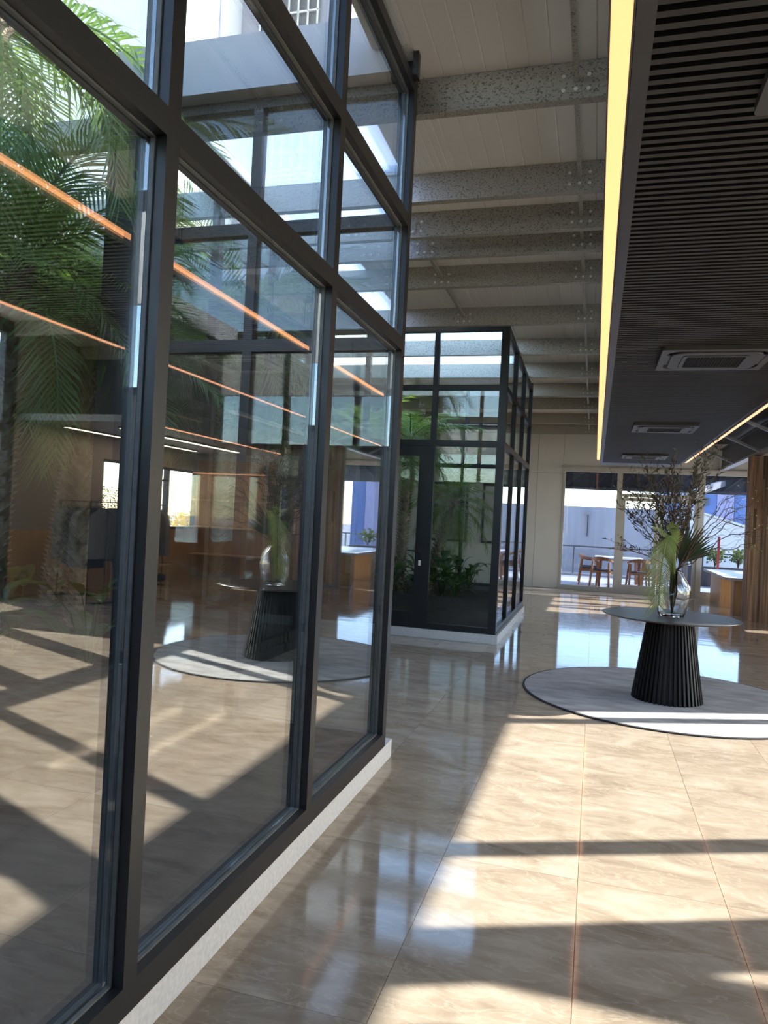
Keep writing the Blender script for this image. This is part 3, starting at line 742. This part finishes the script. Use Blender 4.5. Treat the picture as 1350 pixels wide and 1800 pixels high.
# stems standing in the vase
def stem_root(): return Vector((VX+random.uniform(-.02,.02), VY+random.uniform(-.02,.02), VZ+.03))
def curve(p0, p1, p2, n=10): return [p0*(1-t)**2+p1*2*t*(1-t)+p2*t*t for t in [k/n for k in range(n+1)]]
NECK = Vector((VX, VY, VZ+.41))
def leafy(tip, seed, dens=1.0, label='dark olive branch with small narrow leaves in the glass vase', size=1.0):
    rn = random.Random(seed); t = thing('leafy_branch', label, 'branch', (VX,VY,VZ+.02), 0, 'dark leafy branches in the vase')
    o = Vector((VX,VY,VZ+.02)); tip = Vector(tip); nk = NECK+Vector((rn.uniform(-.03,.03),rn.uniform(-.03,.03),0))
    pts = [o, (o+nk)/2+Vector((rn.uniform(-.02,.02),0,0)), nk]+curve(nk, (nk*.55+tip*.45)+Vector((rn.uniform(-.03,.03),rn.uniform(-.05,.05),.10)), tip, 9)[1:]
    pts = [p-o for p in pts]
    mb = MB().tube(pts, [.006*(1-.75*i/len(pts))+.001 for i in range(len(pts))], 5); lf = MB()
    def lv(p, d):
        l = rn.uniform(.032,.062)*size; d = d.normalized(); s_ = d.cross(Vector((rn.uniform(-1,1),rn.uniform(-1,1),.3))).normalized()*l*.095
        m1 = p+d*l*.5; lf.add([p, m1+s_, p+d*l+Vector((0,0,-.006)), m1-s_], [(0,1,2,3)])
    ns = int(11*dens)
    for k in range(ns):
        u = .42+.56*k/ns; i = min(int(u*(len(pts)-1)), len(pts)-2); p = pts[i].lerp(pts[i+1], u*(len(pts)-1)-i); d = (pts[i+1]-pts[i]).normalized()
        sd_ = Vector((rn.uniform(-1,1), rn.uniform(-1,1), rn.uniform(.0,.9))).normalized(); L = rn.uniform(.10,.24)*size
        q = [p, p+(d*.4+sd_*.8)*L*.5, p+(d*.7+sd_*.8)*L+Vector((0,0,.02))]
        mb.tube(q, [.0025,.002,.001], 4)
        for j in range(13):
            w = j/12; pp = q[0].lerp(q[1], w*2) if w < .5 else q[1].lerp(q[2], w*2-1)
            lv(pp, (q[2]-q[0]).normalized()*.7+Vector((rn.uniform(-1,1),rn.uniform(-1,1),rn.uniform(-.4,.9))))
    for j in range(16):
        pp = pts[-1].lerp(pts[-4], j/16); lv(pp, (pts[-1]-pts[-4]).normalized()+Vector((rn.uniform(-.9,.9),rn.uniform(-.9,.9),rn.uniform(-.2,.6))))
    mb.build('stem', MT['twigr' if seed % 3 == 0 else 'twig'], t)
    tag(lf.build('leaves', MT['bleaf'], t), kind='stuff')
LBL = ('highest leafy branch, its tip close to the light line on the pillar side','tall leafy branch leaning toward the glass doors, topmost on that side','leafy branch below the topmost one on the window side','upright leafy branch just beside the middle of the bouquet','leafy branch second highest on the pillar side','leafy branch spreading lowest toward the fixed window','leafy branch standing straight up behind the fan leaves','leafy branch between the pillar-side tips, set farther back','short leafy branch behind the light green leaf','shortest leafy branch at the front of the bouquet')
for i, tp in enumerate(((.95,7.25,2.28),(.43,7.15,2.10),(.34,7.2,1.88),(.60,7.3,2.12),(.84,7.1,2.14),(.26,7.1,1.73),(.72,7.35,2.0),(.90,7.3,1.95),(.52,7.3,1.85),(.66,7.05,1.75))):
    leafy(tp, 60+i, 1.25, LBL[i], 1.25)
leafy((.15,7.0,1.36), 75, .8, 'leafy branch reaching sideways far out to the window side of the vase')
BBL = ('bare wavy branch reaching highest toward the top of the pillar','bare wavy branch reaching farthest across the upper pillar','bare wavy branch crossing the middle of the pillar','lowest bare wavy branch above the stone counter top','shorter bare wavy branch among the leafy ones','bare wavy branch set back behind the others')
def bare(tip, seed):
    rn = random.Random(seed); o = Vector((VX,VY,VZ+.02)); tip = Vector(tip)
    t = thing('bare_branch', BBL[seed-80], 'branch', o, 0, 'bare wavy branches in the vase')
    nk = NECK+Vector((.02,rn.uniform(-.02,.02),0)); pts = [o-o, (nk-o)*.5, nk-o]; cur = nk-o; tg = tip-o; n = 14; mb = MB()
    base = cur.copy()
    for k in range(1, n+1):
        u = k/n; p = base.lerp(tg, u)+Vector((0,0,.10*math.sin(u*3.1)))+Vector((rn.uniform(-.012,.012), rn.uniform(-.02,.02), .022*math.sin(u*15+seed)+rn.uniform(-.012,.012)))
        pts.append(p)
    mb.tube(pts, [.0055*(1-.8*i/len(pts))+.0008 for i in range(len(pts))], 5)
    for k in range(9):
        i = rn.randint(6, len(pts)-3); p = pts[i]; d = (pts[i+1]-pts[i]).normalized(); q = [p]; dd = (d+Vector((rn.uniform(-.2,.5),rn.uniform(-.6,.6),rn.uniform(-.8,.9)))).normalized(); L = rn.uniform(.12,.34)
        for j in range(1, 8):
            q.append(p+dd*L*j/7+Vector((0,0,.012*math.sin(j*1.9+k)))+Vector((rn.uniform(-.006,.006),rn.uniform(-.01,.01),0)))
        mb.tube(q, [.0022-.0002*j for j in range(8)], 4)
    mb.build('stem', MT['twig'], t)
    lf = MB()
    for k in range(8):
        p = pts[-1-(k % 5)]+Vector((rn.uniform(-.03,.03),rn.uniform(-.03,.03),rn.uniform(-.03,.03))); d = Vector((rn.uniform(-1,1),rn.uniform(-1,1),rn.uniform(-1,1))).normalized()*.022; s_ = d.cross(Vector((0,1,.2)))*.3
        lf.add([p,p+d*.5+s_,p+d,p+d*.5-s_],[(0,1,2,3)])
    tag(lf.build('buds', MT['fanl'], t), kind='stuff')
for i, tp in enumerate(((1.28,7.2,2.00),(1.45,7.25,1.92),(1.50,7.15,1.62),(1.42,7.3,1.42),(1.20,7.1,1.80),(1.36,7.3,1.72))): bare(tp, 80+i)
def fan_leaf(name, label, mat, petiole, hub_dir, nleaf, ll, spread, droop, seed):
    rn = random.Random(seed); o = Vector((VX,VY,VZ+.02)); t = thing(name, label, 'leaf', o)
    pts = [Vector(p)-o for p in petiole]; MB().tube(pts, [.009-.003*i/len(pts) for i in range(len(pts))], 6).build('stalk', MT[mat], t)
    mb = MB(); h = pts[-1]; hd = Vector(hub_dir).normalized(); sd_ = hd.cross(Vector((0,-1,0))).normalized()
    for k in range(nleaf):
        a = -spread+2*spread*k/(nleaf-1); d = (hd*math.cos(a)+sd_*math.sin(a)).normalized(); l = ll*(1-.25*abs(a)/spread)*rn.uniform(.93,1.05)
        dy = Vector((0,rn.uniform(-.25,.10),0)); prev = None; N = 6; wv = d.cross(Vector((0,-1,.15))).normalized()
        for j in range(N+1):
            u = j/N; p = h+(d+dy*u)*l*u+Vector((0,0,-1))*droop*l*u*u; w = (.0075 if nleaf < 15 else .010)*math.sin(math.pi*min(1,u*.85+.12))
            cur = (p-wv*w, p+wv*w)
            if prev: mb.add([prev[0],prev[1],cur[1],cur[0]],[(0,1,2,3)])
            prev = cur
    mb.build('blade', MT[mat], t); return t
fan_leaf('fan_palm_leaf', 'fresh light green palm leaf folding over the front of the vase', 'fanl',
    [(VX,VY,VZ+.03),(.70,7.17,1.05),(.70,7.13,1.30),(.685,7.08,1.50)], (-.18,-.2,.95), 13, .20, .42, .30, 1)
fan_leaf('fan_palm_leaf', 'dark green pleated fan leaf standing behind the light one', 'fand',
    [(VX,VY,VZ+.03),(.73,7.22,1.1),(.76,7.25,1.26)], (.42,0,.9), 22, .42, .75, .05, 2)
fan_leaf('fan_palm_leaf', 'dark upright fan leaf in the middle of the bouquet', 'fand',
    [(VX,VY,VZ+.03),(.70,7.26,1.1),(.68,7.28,1.25)], (-.15,0,1), 16, .36, .45, .05, 3)
# the drooping half of the light leaf: a bent rib with a comb of leaflets
t = thing('drooping_palm_leaf', 'green feather palm leaf bending down over the vase to the table', 'leaf', (VX,VY,VZ+.02)); o = Vector((VX,VY,VZ+.02))
rib = [(VX,VY,VZ+.03),(.705,7.15,1.05),(.70,7.10,1.30),(.675,7.05,1.46),(.64,7.01,1.50),(.605,6.98,1.42),(.585,6.97,1.25),(.575,6.97,1.05),(.575,6.98,.88)]
pts = [Vector(p)-o for p in rib]; sm = []
for i in range(len(pts)-1):
    for k in range(5):
        u = k/5; a = pts[max(i-1,0)]; b = pts[i]; c_ = pts[i+1]; d_ = pts[min(i+2,len(pts)-1)]
        sm.append(.5*((2*b)+(c_-a)*u+(2*a-5*b+4*c_-d_)*u*u+(3*b-a-3*c_+d_)*u**3))
sm.append(pts[-1])
MB().tube(sm, [.010-.006*i/len(sm) for i in range(len(sm))], 6).build('rib', MT['fanl'], t)
mb = MB(); rn = random.Random(9)
for i in range(13, len(sm)-1):
    for h_ in (0, .5):
        p = sm[i].lerp(sm[i+1], h_); d = (sm[i+1]-sm[i]).normalized(); u = (i-13)/(len(sm)-14)
        for sg in (-1, 1):
            l = (.30 if sg < 0 else .15)*(.55+.75*math.sin(math.pi*min(1,.25+u*.7)))*rn.uniform(.9,1.05)*.8
            out = (d*.55+Vector((sg*.8,-.25*rn.random()-.15,-.35))).normalized() if u > .2 else (d*.6+Vector((sg*.7,-.3,.25))).normalized()
            m1 = p+out*l*.5; e = p+out*l+Vector((0,0,-.16*l)); w = d*.006
            mb.add([p-w*.7,p+w*.7,m1+w,m1-w,e],[(0,1,2,3),(3,2,4)])
mb.build('leaflets', MT['fanl'], t)

# ================================================================== RIGHT SIDE: PILLAR, COUNTER, STEEL
wp = thing('wood_clad_pillar', 'broad pillar clad in upright reclaimed wood strips', 'pillar')
PXa, PXb, PYa, PYb, PH = 2.66, 3.80, 14.55, 14.95, 2.97
B(PXa+.02, PYa+.02, 0, PXb-.02, PYb-.02, PH).build('core', MT['dark'], wp)
rn = random.Random(11); x = PXa
while x < PXb-.02:
    w = min(rn.uniform(.035,.075), PXb-x); z = 0
    while z < PH-.02:
        h = min(rn.uniform(.5,1.9), PH-z)
        if PH-z-h < .25: h = PH-z
        d = rn.uniform(.0,.005)
        B(x+.001, PYa-d, z+.001, x+w-.001, PYa+.02, z+h-.001).build('plank', MT['plank'], wp); z += h
    x += w
y = PYa+.02
while y < PYb-.02:
    w = min(rn.uniform(.05,.09), PYb-y)
    B(PXa-rn.uniform(0,.008), y, 0, PXa+.02, y+w-.002, PH).build('plank', MT['plank'], wp); y += w
ct = thing('oak_counter', 'low oak counter with a pale grey stone top beside the wooden pillar', 'counter')
MB().extz([(2.42,15.30),(3.90,15.30),(3.90,18.45),(3.3,18.45),(2.44,18.40),(2.44,17.2)], .665, .715).build('worktop', MT['stone'], ct)
B(2.60, 17.0, 0, 3.86, 18.38, .665).build('side_panel', MT['wood'], ct)
B(2.60, 15.45, 0, 3.86, 15.72, .665).build('end_panel', MT['wood2'], ct)
st = thing('steel_truss', 'dark steel roof truss with diagonal rods above the oak counter', 'truss')
MB().hexa([(2.60,15.9,2.75),(2.78,15.9,2.75),(3.3,18.5,2.94),(3.1,18.5,2.94),(2.60,15.9,2.78),(2.78,15.9,2.78),(3.3,18.5,2.97),(3.1,18.5,2.97)])
B(2.69, 10.0, 2.985, 2.83, 18.55, 3.02).build('bottom_flange', MT['lsteel'], st)
B(2.74, 10.0, 3.02, 2.78, 18.55, 3.45).build('web', MT['dsteel'], st)
B(2.69, 10.0, 3.45, 2.83, 18.55, 3.48).build('top_flange', MT['dsteel'], st)
for yy in (12.2, 14.1, 16.6):
    MB().bar((1.80, yy, 3.40), (2.69, yy, 3.0), .045, .045).build('diagonal', MT['lsteel'], st)
    MB().bar((1.80, yy, 3.40), (1.80, yy, 3.10), .04, .04).build('post', MT['dsteel'], st)
B(1.77, 10.0, 3.40, 1.83, 18.55, 3.46).build('top_chord', MT['dsteel'], st)

# framed pictures on the back wall
for (x0, x1, lb) in ((-4.10,-3.10,'wide dark-framed picture on the back wall behind the leaning palm'), (-2.74,-2.05,'narrow dark-framed picture on the back wall behind the courtyard corner')):
    f_ = thing('framed_picture', lb, 'picture', ((x0+x1)/2, YW, 1.0)); hw = (x1-x0)/2
    mb = MB(); mb.box(-hw,-.05,0,-hw+.06,-.002,1.5); mb.box(hw-.06,-.05,0,hw,-.002,1.5); mb.box(-hw+.06,-.05,0,hw-.06,-.002,.06); mb.box(-hw+.06,-.05,1.44,hw-.06,-.002,1.5); mb.build('frame', MT['frameb'], f_)
    B(-hw+.06,-.03,.06,hw-.06,-.02,1.44).build('mount', MT['mount'], f_)
    if hw > .4: B(-hw+.12,-.033,.16,hw-.12,-.0305,1.34).build('print', MT['artd'], f_)

# ================================================================== SHOP SEEN IN THE REFLECTION
def garment(w, h, mat, seed):
    rn = random.Random(seed); mb = MB(); N = 8; rows = 7
    for sgn in (-1, 1):
        pass
    prof = []
    for r_ in range(rows+1):
        v = r_/rows; ww = w*(.35+.75*min(1,v*5)) if v < .2 else w*(1.0+.12*v)
        row = []
        for k in range(N+1):
            u = k/N*2-1; th = .035*(1-u*u)**.5+.012*math.sin(u*9+seed+v*2)*v
            row.append((u*ww/2, th, -h*v-(0.05*abs(u) if v < .05 else 0)))
        prof.append(row)
    for s_ in (1, -1):
        o = len(mb.v)
        for row in prof: mb.v += [(x, s_*max(.006,t_), z) for x, t_, z in row]
        for r_ in range(rows):
            for k in range(N): mb.f.append((o+r_*(N+1)+k, o+r_*(N+1)+k+1, o+(r_+1)*(N+1)+k+1, o+(r_+1)*(N+1)+k))
    return mb.mesh('cloth', mat, True)
CL = [clothmat('cloth_%d' % i, c_) for i, c_ in enumerate(((.05,.05,.06),(.28,.27,.26),(.42,.40,.38),(.08,.08,.09),(.34,.28,.26),(.20,.20,.22)))]
def clothes_rail(loc, rz, L, n, where, seed):
    rn = random.Random(seed); t = thing('clothes_rail', 'thin black clothes rail '+where, 'clothes rail', loc, rz)
    MB().tube([(-L/2,0,0),(-L/2,0,1.55),(L/2,0,1.55),(L/2,0,0)], .012, 8).build('rail', MT['black2'], t)
    B(-L/2-.02,-.2,0,-L/2+.02,.2,.02).build('foot', MT['black2'], t); B(L/2-.02,-.2,0,L/2+.02,.2,.02).build('foot', MT['black2'], t)
    cols = ['black','mid grey','pale grey','charcoal','dusty pink','slate']
    for k in range(n):
        x = -L/2+.15+(L-.3)*k/(n-1); ci = rn.randint(0,5); c_, s_ = math.cos(rz), math.sin(rz)
        g = thing('garment', '%s garment, %s from the end of the rail %s' % (cols[ci], ('first','second','third','fourth','fifth','sixth','seventh','eighth','ninth','tenth','eleventh','last')[k], where), 'garment', (loc[0]+c_*x, loc[1]+s_*x, 1.535), rz+R(90)+rn.uniform(-.25,.25), 'garments on the rail '+where)
        put('cloth', garment(rn.uniform(.38,.46), rn.uniform(.62,.98), CL[ci], k+seed), g, (0,0,-.07))
        MB().tube([(0,0,.02),(.012,0,.028),(.02,0,.015),(0,0,-.02),(0,0,-.05),(-.19,0,-.10)], .003, 4).tube([(0,0,-.05),(.19,0,-.10)], .003, 4).build('hanger', MT['black2'], g)
clothes_rail((5.55,11.6,0), R(90), 2.2, 12, 'by the low oak wall', 1)
clothes_rail((5.3,10.0,0), R(20), 1.3, 7, 'at the end of the shop', 4)
ac_ = thing('armchair', 'low dark armchair on a pale wooden frame in the reflected shop', 'chair', (4.6,10.6,0), R(200))
B(-.3,-.28,.30,.3,.28,.42).build('seat', CL[0], ac_, bevel=.03); MB().hexa([(-.3,.22,.40),(.3,.22,.40),(.3,.32,.40),(-.3,.32,.40),(-.3,.34,.85),(.3,.34,.85),(.3,.42,.85),(-.3,.42,.85)]).build('backrest', CL[0], ac_, bevel=.03)
for sx in (-.33,.33):
    B(sx-.02,-.30,.0,sx+.02,-.26,.56).build('leg', MT['wood'], ac_); B(sx-.02,.30,.0,sx+.02,.34,.56).build('leg', MT['wood'], ac_); B(sx-.025,-.32,.56,sx+.025,.36,.59).build('armrest', MT['wood'], ac_)
sh = thing('wall_shelves', 'wooden shop shelves with thin lit edges in the reflected shop', 'shelves', (5.2,14.94,0))
for z in (.5,1.1,1.7,2.3): B(-.9,-.32,z,.9,0,z+.03).build('shelf', MT['wood'], sh); (z > 2) and B(-.9,-.325,z-.008,.9,-.31,z).build('shelf_light', MT['ledR'], sh)
B(-.95,-.02,.1,.95,0,2.6).build('back_panel', MT['wood2'], sh)

MT['shopfill'] = emit('shop_fill_light', (1.0,.80,.58), 6.0)  # invented fill strips that brighten the dim shop
for x_, lb in ((4.7,'added slim fill light in the shop nearer the slatted ceiling'), (5.7,'added slim fill light in the shop above the clothes rail')):
    t = thing('shop_fill_light', lb, 'light', (x_, 12.0, 2.75))
    B(-.05,-2.0,-.03,.05,2.0,0).build('housing', MT['fascia'], t); B(-.04,-1.98,-.034,.04,1.98,-.03).build('diffuser', MT['shopfill'], t)
# ================================================================== OUTSIDE
gr = B(-60,-40,-.5,90,120,-.13).build('ground', MT['grass']); tag(gr, kind='structure')
te = MB().box(-4, 18.82, -.12, 9, 25.0, -.004).box(4.16, 15.1, -.12, 9, 18.82, -.004).build('terrace', MT['grout']); tag(te, kind='structure')
pv = B(-.4,-.4,-.004,.4,.4,0).mesh('paver', MT['deck'])
for i in range(-3, 10):
    for j in range(7): put('paver', pv, te, (i*.806, 19.24+j*.806, 0))
rl = thing('glass_railing', 'glass balustrade with a steel handrail along the terrace edge', 'railing', (0,24.0,0))
for i in range(-2, 7): B(i*1.25-.6-.02,-.02,0,i*1.25-.6+.02,.02,.9).build('post', MT['rail'], rl)
for i in range(-2, 6): B(i*1.25-.57,-.006,.12,(i+1)*1.25-.63,.006,.84).build('pane', MT['clear'], rl)
B(-3.2,-.03,.9,7,.03,.94).build('handrail', MT['rail'], rl); B(-3.2,-.04,.0,7,.04,.07).build('base_rail', MT['conc'], rl)
ot = thing('terrace_table', 'long pale table on the terrace outside the glass doors', 'table', (.66, 20.9, 0))
B(-.62,-.95,.71,.62,.95,.75).build('table_top', MT['tabw'], ot, bevel=.008)
for sx in (-.5,.5):
    for sy in (-.82,.82): MB().bar((sx*.92,sy*.95,.71),(sx,sy,0),.06,.06).build('leg', MT['teak'], ot)
def make_chair(loc, rz, label):
    c_ = thing('terrace_chair', label, 'chair', loc, rz, 'wooden chairs around the terrace table')
    for sx in (-1,1):
        MB().bar((sx*.20,-.20,.66),(sx*.26,-.27,0),.045,.035).build('leg', MT['teak'], c_)
        MB().bar((sx*.21,.18,.66),(sx*.25,.25,0),.045,.035).build('leg', MT['teak'], c_)
        MB().bar((sx*.22,-.20,.40),(sx*.22,.20,.40),.03,.05).build('side_rail', MT['teak'], c_)
    B(-.23,-.22,.42,.23,.21,.445).build('seat', MT['teak'], c_, bevel=.006)
    B(-.20,-.20,.445,.20,.18,.475).build('cushion', MT['cush'], c_, bevel=.012)
    B(-.22,-.215,.385,.22,-.19,.42).build('front_rail', MT['teak'], c_)
    pts = [(.27*math.cos(t), .02+.24*math.sin(t), .68+.08*max(0,math.sin(t))) for t in [R(-40+260*k/18) for k in range(19)]]
    mb = MB()
    for k in range(18): mb.bar(pts[k], pts[k+1], .028, .03+.06*max(0, math.sin(R(-40+260*k/18))))
    mb.build('backrest', MT['teak'], c_)
make_chair((-.10,20.55,0), R(90), 'wooden chair at the near end of the terrace table beside the fixed window')
make_chair((.25,19.75,0), R(160), 'wooden chair with its curved back to the fixed window')
make_chair((1.10,19.70,0), R(185), 'wooden chair with its curved back to the glass doors')
make_chair((1.50,20.6,0), R(-90), 'wooden chair on the doors side of the terrace table')
make_chair((1.48,21.5,0), R(-85), 'farther wooden chair on the doors side of the terrace table')
make_chair((-.12,21.4,0), R(95), 'farther wooden chair on the wall side of the terrace table')
ow = thing('boundary_wall', 'long grey concrete wall beyond the terrace railing', 'wall', (0,28,0))
for k in range(6): B(-9+k*2.0+.006, 0, -.2, -7+k*2.0-.006, .25, 2.27).build('wall_panel', MT['conc'], ow)
lampw = thing('wall_lamp', 'small lamp with a conduit on the grey concrete wall', 'lamp', (-.26,27.98,0))
B(-.09,-.10,1.98,.09,0,2.08).build('lamp_head', MT['lsteel'], lampw); B(-.015,-.03,1.2,.015,0,1.98).build('conduit', MT['dsteel'], lampw)
wh = thing('white_building', 'low white sunlit shed with a sloping roof edge beyond the terrace', 'building', (5.0,31,0))
MB().hexa([(-1.5,0,-.2),(.55,0,-.2),(.55,4,-.2),(-1.5,4,-.2),(-1.5,0,2.4),(.55,0,1.75),(.55,4,1.75),(-1.5,4,2.4)]).build('walls', MT['white'], wh)
MB().hexa([(-1.6,-.1,2.42),(.65,-.1,1.77),(.65,4.1,1.77),(-1.6,4.1,2.42),(-1.6,-.1,2.5),(.65,-.1,1.85),(.65,4.1,1.85),(-1.6,4.1,2.5)]).build('roof', MT['white'], wh)
bb = thing('blue_building', 'tall building clad in blue and lilac vertical panels', 'building', (4.0,37,0))
for k in range(9):
    B(-.9+k*.75, 0, -.2, -.9+(k+1)*.75-.02, .3, 3.55).build('cladding_panel', MT['blue' if k % 2 == 0 else 'lilac'], bb)
B(-.95,.3,-.2,5.85,5,3.55).build('block', MT['blue'], bb)
B(.55,-.06,2.8,1.0,0,3.15).build('vent', MT['louv'], bb)
# outdoor canopy trusses beyond the far glazing
cp = thing('canopy_truss', 'grey steel canopy with a zigzag truss outside the far windows', 'canopy', (0,0,0))
B(-3, 21.9, 2.60, 7, 22.0, 2.68).build('bottom_chord', MT['dsteel'], cp); B(-3, 21.9, 3.15, 7, 22.0, 3.23).build('top_chord', MT['dsteel'], cp)
for k in range(14):
    a = -3+k*.7; MB().bar((a,21.95,2.66),(a+.6,21.95,3.17),.05,.04).build('diagonal', MT['dsteel'], cp); B(a+.6,21.92,2.68,a+.64,21.98,3.15).build('post', MT['dsteel'], cp)
B(-3, 22.02, 2.62, 7, 22.05, 3.2).build('fascia_sheet', MT['dsteel'], cp)
B(-3, 18.9, 3.2, 2.3, 22.0, 3.24).build('roof_sheet', MT['dsteel'], cp)
MB().bar((2.2,19.0,2.45),(3.4,22.2,2.95),.10,.16).build('beam', MT['lsteel'], cp)
MB().bar((2.15,19.2,0),(2.15,19.2,2.5),.09,.09).build('post', MT['lsteel'], cp)
pg = thing('slatted_pergola', 'dark slatted pergola outside the corner windows', 'pergola')
for k in range(8):
    y_ = 14.7+k*1.0
    B(2.5 if y_ > 18.8 else 4.25, y_, 3.10, 9.5, y_+.22, 3.16).build('slat', MT['dsteel'], pg)
B(9.4,14.9,2.9,9.55,22.6,3.05).build('beam', MT['dsteel'], pg); B(6.6,14.9,2.9,6.7,22.6,3.05).build('beam', MT['dsteel'], pg)
for yy in (15.0,18.8,22.4): B(9.42,yy,-.12,9.52,yy+.1,2.9).build('post', MT['dsteel'], pg)
# unseen canopies on the sun side, added to block and shape the sunlight
cs = thing('sun_blocker', 'unseen flat canopy added to keep the sun out of the shop windows', 'canopy')
B(6.42, 9.35, 2.62, 9.6, 14.9, 2.72).build('roof_sheet', MT['lsteel'], cs)
for yy in (9.4,12.1,14.75): B(9.4,yy,-.12,9.5,yy+.1,2.62).build('post', MT['dsteel'], cs)
cb = thing('sun_blocker', 'unseen beam and sheet added to shape the shadow bands on the floor', 'canopy')
B(6.4, 5.56, 3.97, 10, 5.82, 4.07).build('beam', MT['dsteel'], cb); B(6.4, 3.4, 3.97, 10, 5.25, 4.07).build('sheet', MT['dsteel'], cb)
for yy in (3.5, 5.4): B(9.85,yy,-.12,9.97,yy+.12,3.97).build('post', MT['dsteel'], cb)
# palm on the sunny side that throws frond shadows on the floor
palm((9.3,11.2,-.13), (9.3,11.2,1.75), 'palm growing outside the sunny windows', 10, .09, .9, 12)
bpy.context.view_layer.update()

# planter with shrubs outside the corner window
def shrub(loc, label, mat, r, h, n, seed, name='shrub', group=None):
    rn = random.Random(seed); t = thing(name, label, 'shrub' if r < 1 else 'tree', loc, 0, group)
    st_ = MB(); lf = MB()
    for k in range(9):
        a = rn.uniform(0,6.28); e = Vector((r*.7*math.cos(a)*rn.random(), r*.7*math.sin(a)*rn.random(), h*rn.uniform(.5,.95))); st_.tube([(0,0,0), e*.5+Vector((0,0,.1*h)), e], [.02*h,.012*h,.004*h], 5)
    for k in range(n):
        a = rn.uniform(0,6.28); b = rn.uniform(-1,1); q = rn.random()**.4; p = Vector((r*q*math.cos(a)*math.sqrt(1-b*b), r*q*math.sin(a)*math.sqrt(1-b*b), h*.58+h*.42*q*b)); l = rn.uniform(.05,.11)*(1+h*.35)
        d = Vector((rn.uniform(-1,1),rn.uniform(-1,1),rn.uniform(-.5,1))).normalized()*l; s_ = d.cross(Vector((rn.uniform(-1,1),1,.3))).normalized()*l*.3
        lf.add([p,p+d*.5+s_,p+d,p+d*.5-s_],[(0,1,2,3)])
    st_.build('stem', MT['twig'], t); tag(lf.build('leaves', MT[mat], t), kind='stuff')
pl = thing('planter_box', 'dark planter box outside the corner window', 'planter', (3.6,23.2,0))
B(-1.1,-.25,0,1.6,.25,.55).build('box', MT['dsteel'], pl); B(-1.05,-.2,.55,1.55,.2,.56).build('soil', MT['soil'], pl)
for i in range(4): shrub((2.75+i*.62,23.2,.56), ('feathery shrub at the window end of the planter box','second feathery shrub in the planter box beside the red post','third feathery shrub in the planter box, past the red post','last feathery shrub at the wooden pillar end of the planter box')[i], 'tree', .3, .55, 170, 30+i, group='shrubs in the planter box')
rp = thing('red_post', 'thin red post rising behind the oak counter outside', 'post', (3.35,22.5,0))
B(-.03,-.03,0,.03,.03,1.45).build('pole', MT['red'], rp); B(-.06,-.06,0,.06,.06,.04).build('foot', MT['red'], rp)
# trees and bushes on the sunny side, seen in the reflection
for i, (x, y, r, h) in enumerate(((27,19,2.2,3.0),(31,26,2.8,3.4),(26,30,2.0,2.6),(34,36,3.0,3.8),(30,42,2.6,3.0),(36,22,3.0,3.4),(40,46,3.4,4.0))):
    shrub((x,y,-.13), ('small round tree nearest the sunny shop windows','broad tree second in the row behind the shop windows','lowest tree in the row seen through the corner window','tall tree in the middle of the distant row','wide low tree between the tall distant ones','spreading tree at the near end of the distant row','biggest tree at the far end of the distant row')[i], 'tree', r, h, 900, 90+i, 'garden_tree', 'trees on the sunny side')
for i, (x, y) in enumerate(((12.2,25.2),(13.4,26.6))):
    shrub((x,y,-.13), ('yellow bush nearer the reflected shop windows','yellow bush farther along the reflected shop windows')[i], 'yell', .9, 1.5, 500, 110+i, group='yellow bushes outside')

# upper building seen through the open courtyard roof
ub = thing('lattice_building', 'tall white neighbouring building with dark windows behind a white lattice', 'building', (0,0,0))
B(-15, 14.4, -.2, -9.6, 24, 26).build('white_block', MT['white'], ub)
B(-9.6, 17.6, -.2, -6.7, 24, 26).build('grey_block', MT['lilacgrey'], ub)
B(-9.0, 17.5, 9, -7.4, 17.6, 25).build('dark_window', MT['louv'], ub)
for k in range(7): B(-9.0+k*.266, 17.42, 9, -9.0+k*.266+.035, 17.46, 25).build('lattice_bar', MT['lat'], ub)
for k in range(22):
    z = 9.3+k*.72; B(-9.05, 17.42, z, -7.35, 17.46, z+.035).build('lattice_bar', MT['lat'], ub)
    if k % 4 == 1:
        for dz in (.13,.26): B(-9.05, 17.42, z+dz, -7.35, 17.46, z+dz+.035).build('lattice_bar', MT['lat'], ub)
B(-9.6, 15.6, 9, -9.55, 16.4, 25).build('tall_window', MT['lilac'], ub)
for (a, b) in ((15.5,15.6),(16.4,16.5)): B(-9.6, a, 9, -9.5, b, 25).build('window_frame', MT['lat'], ub)
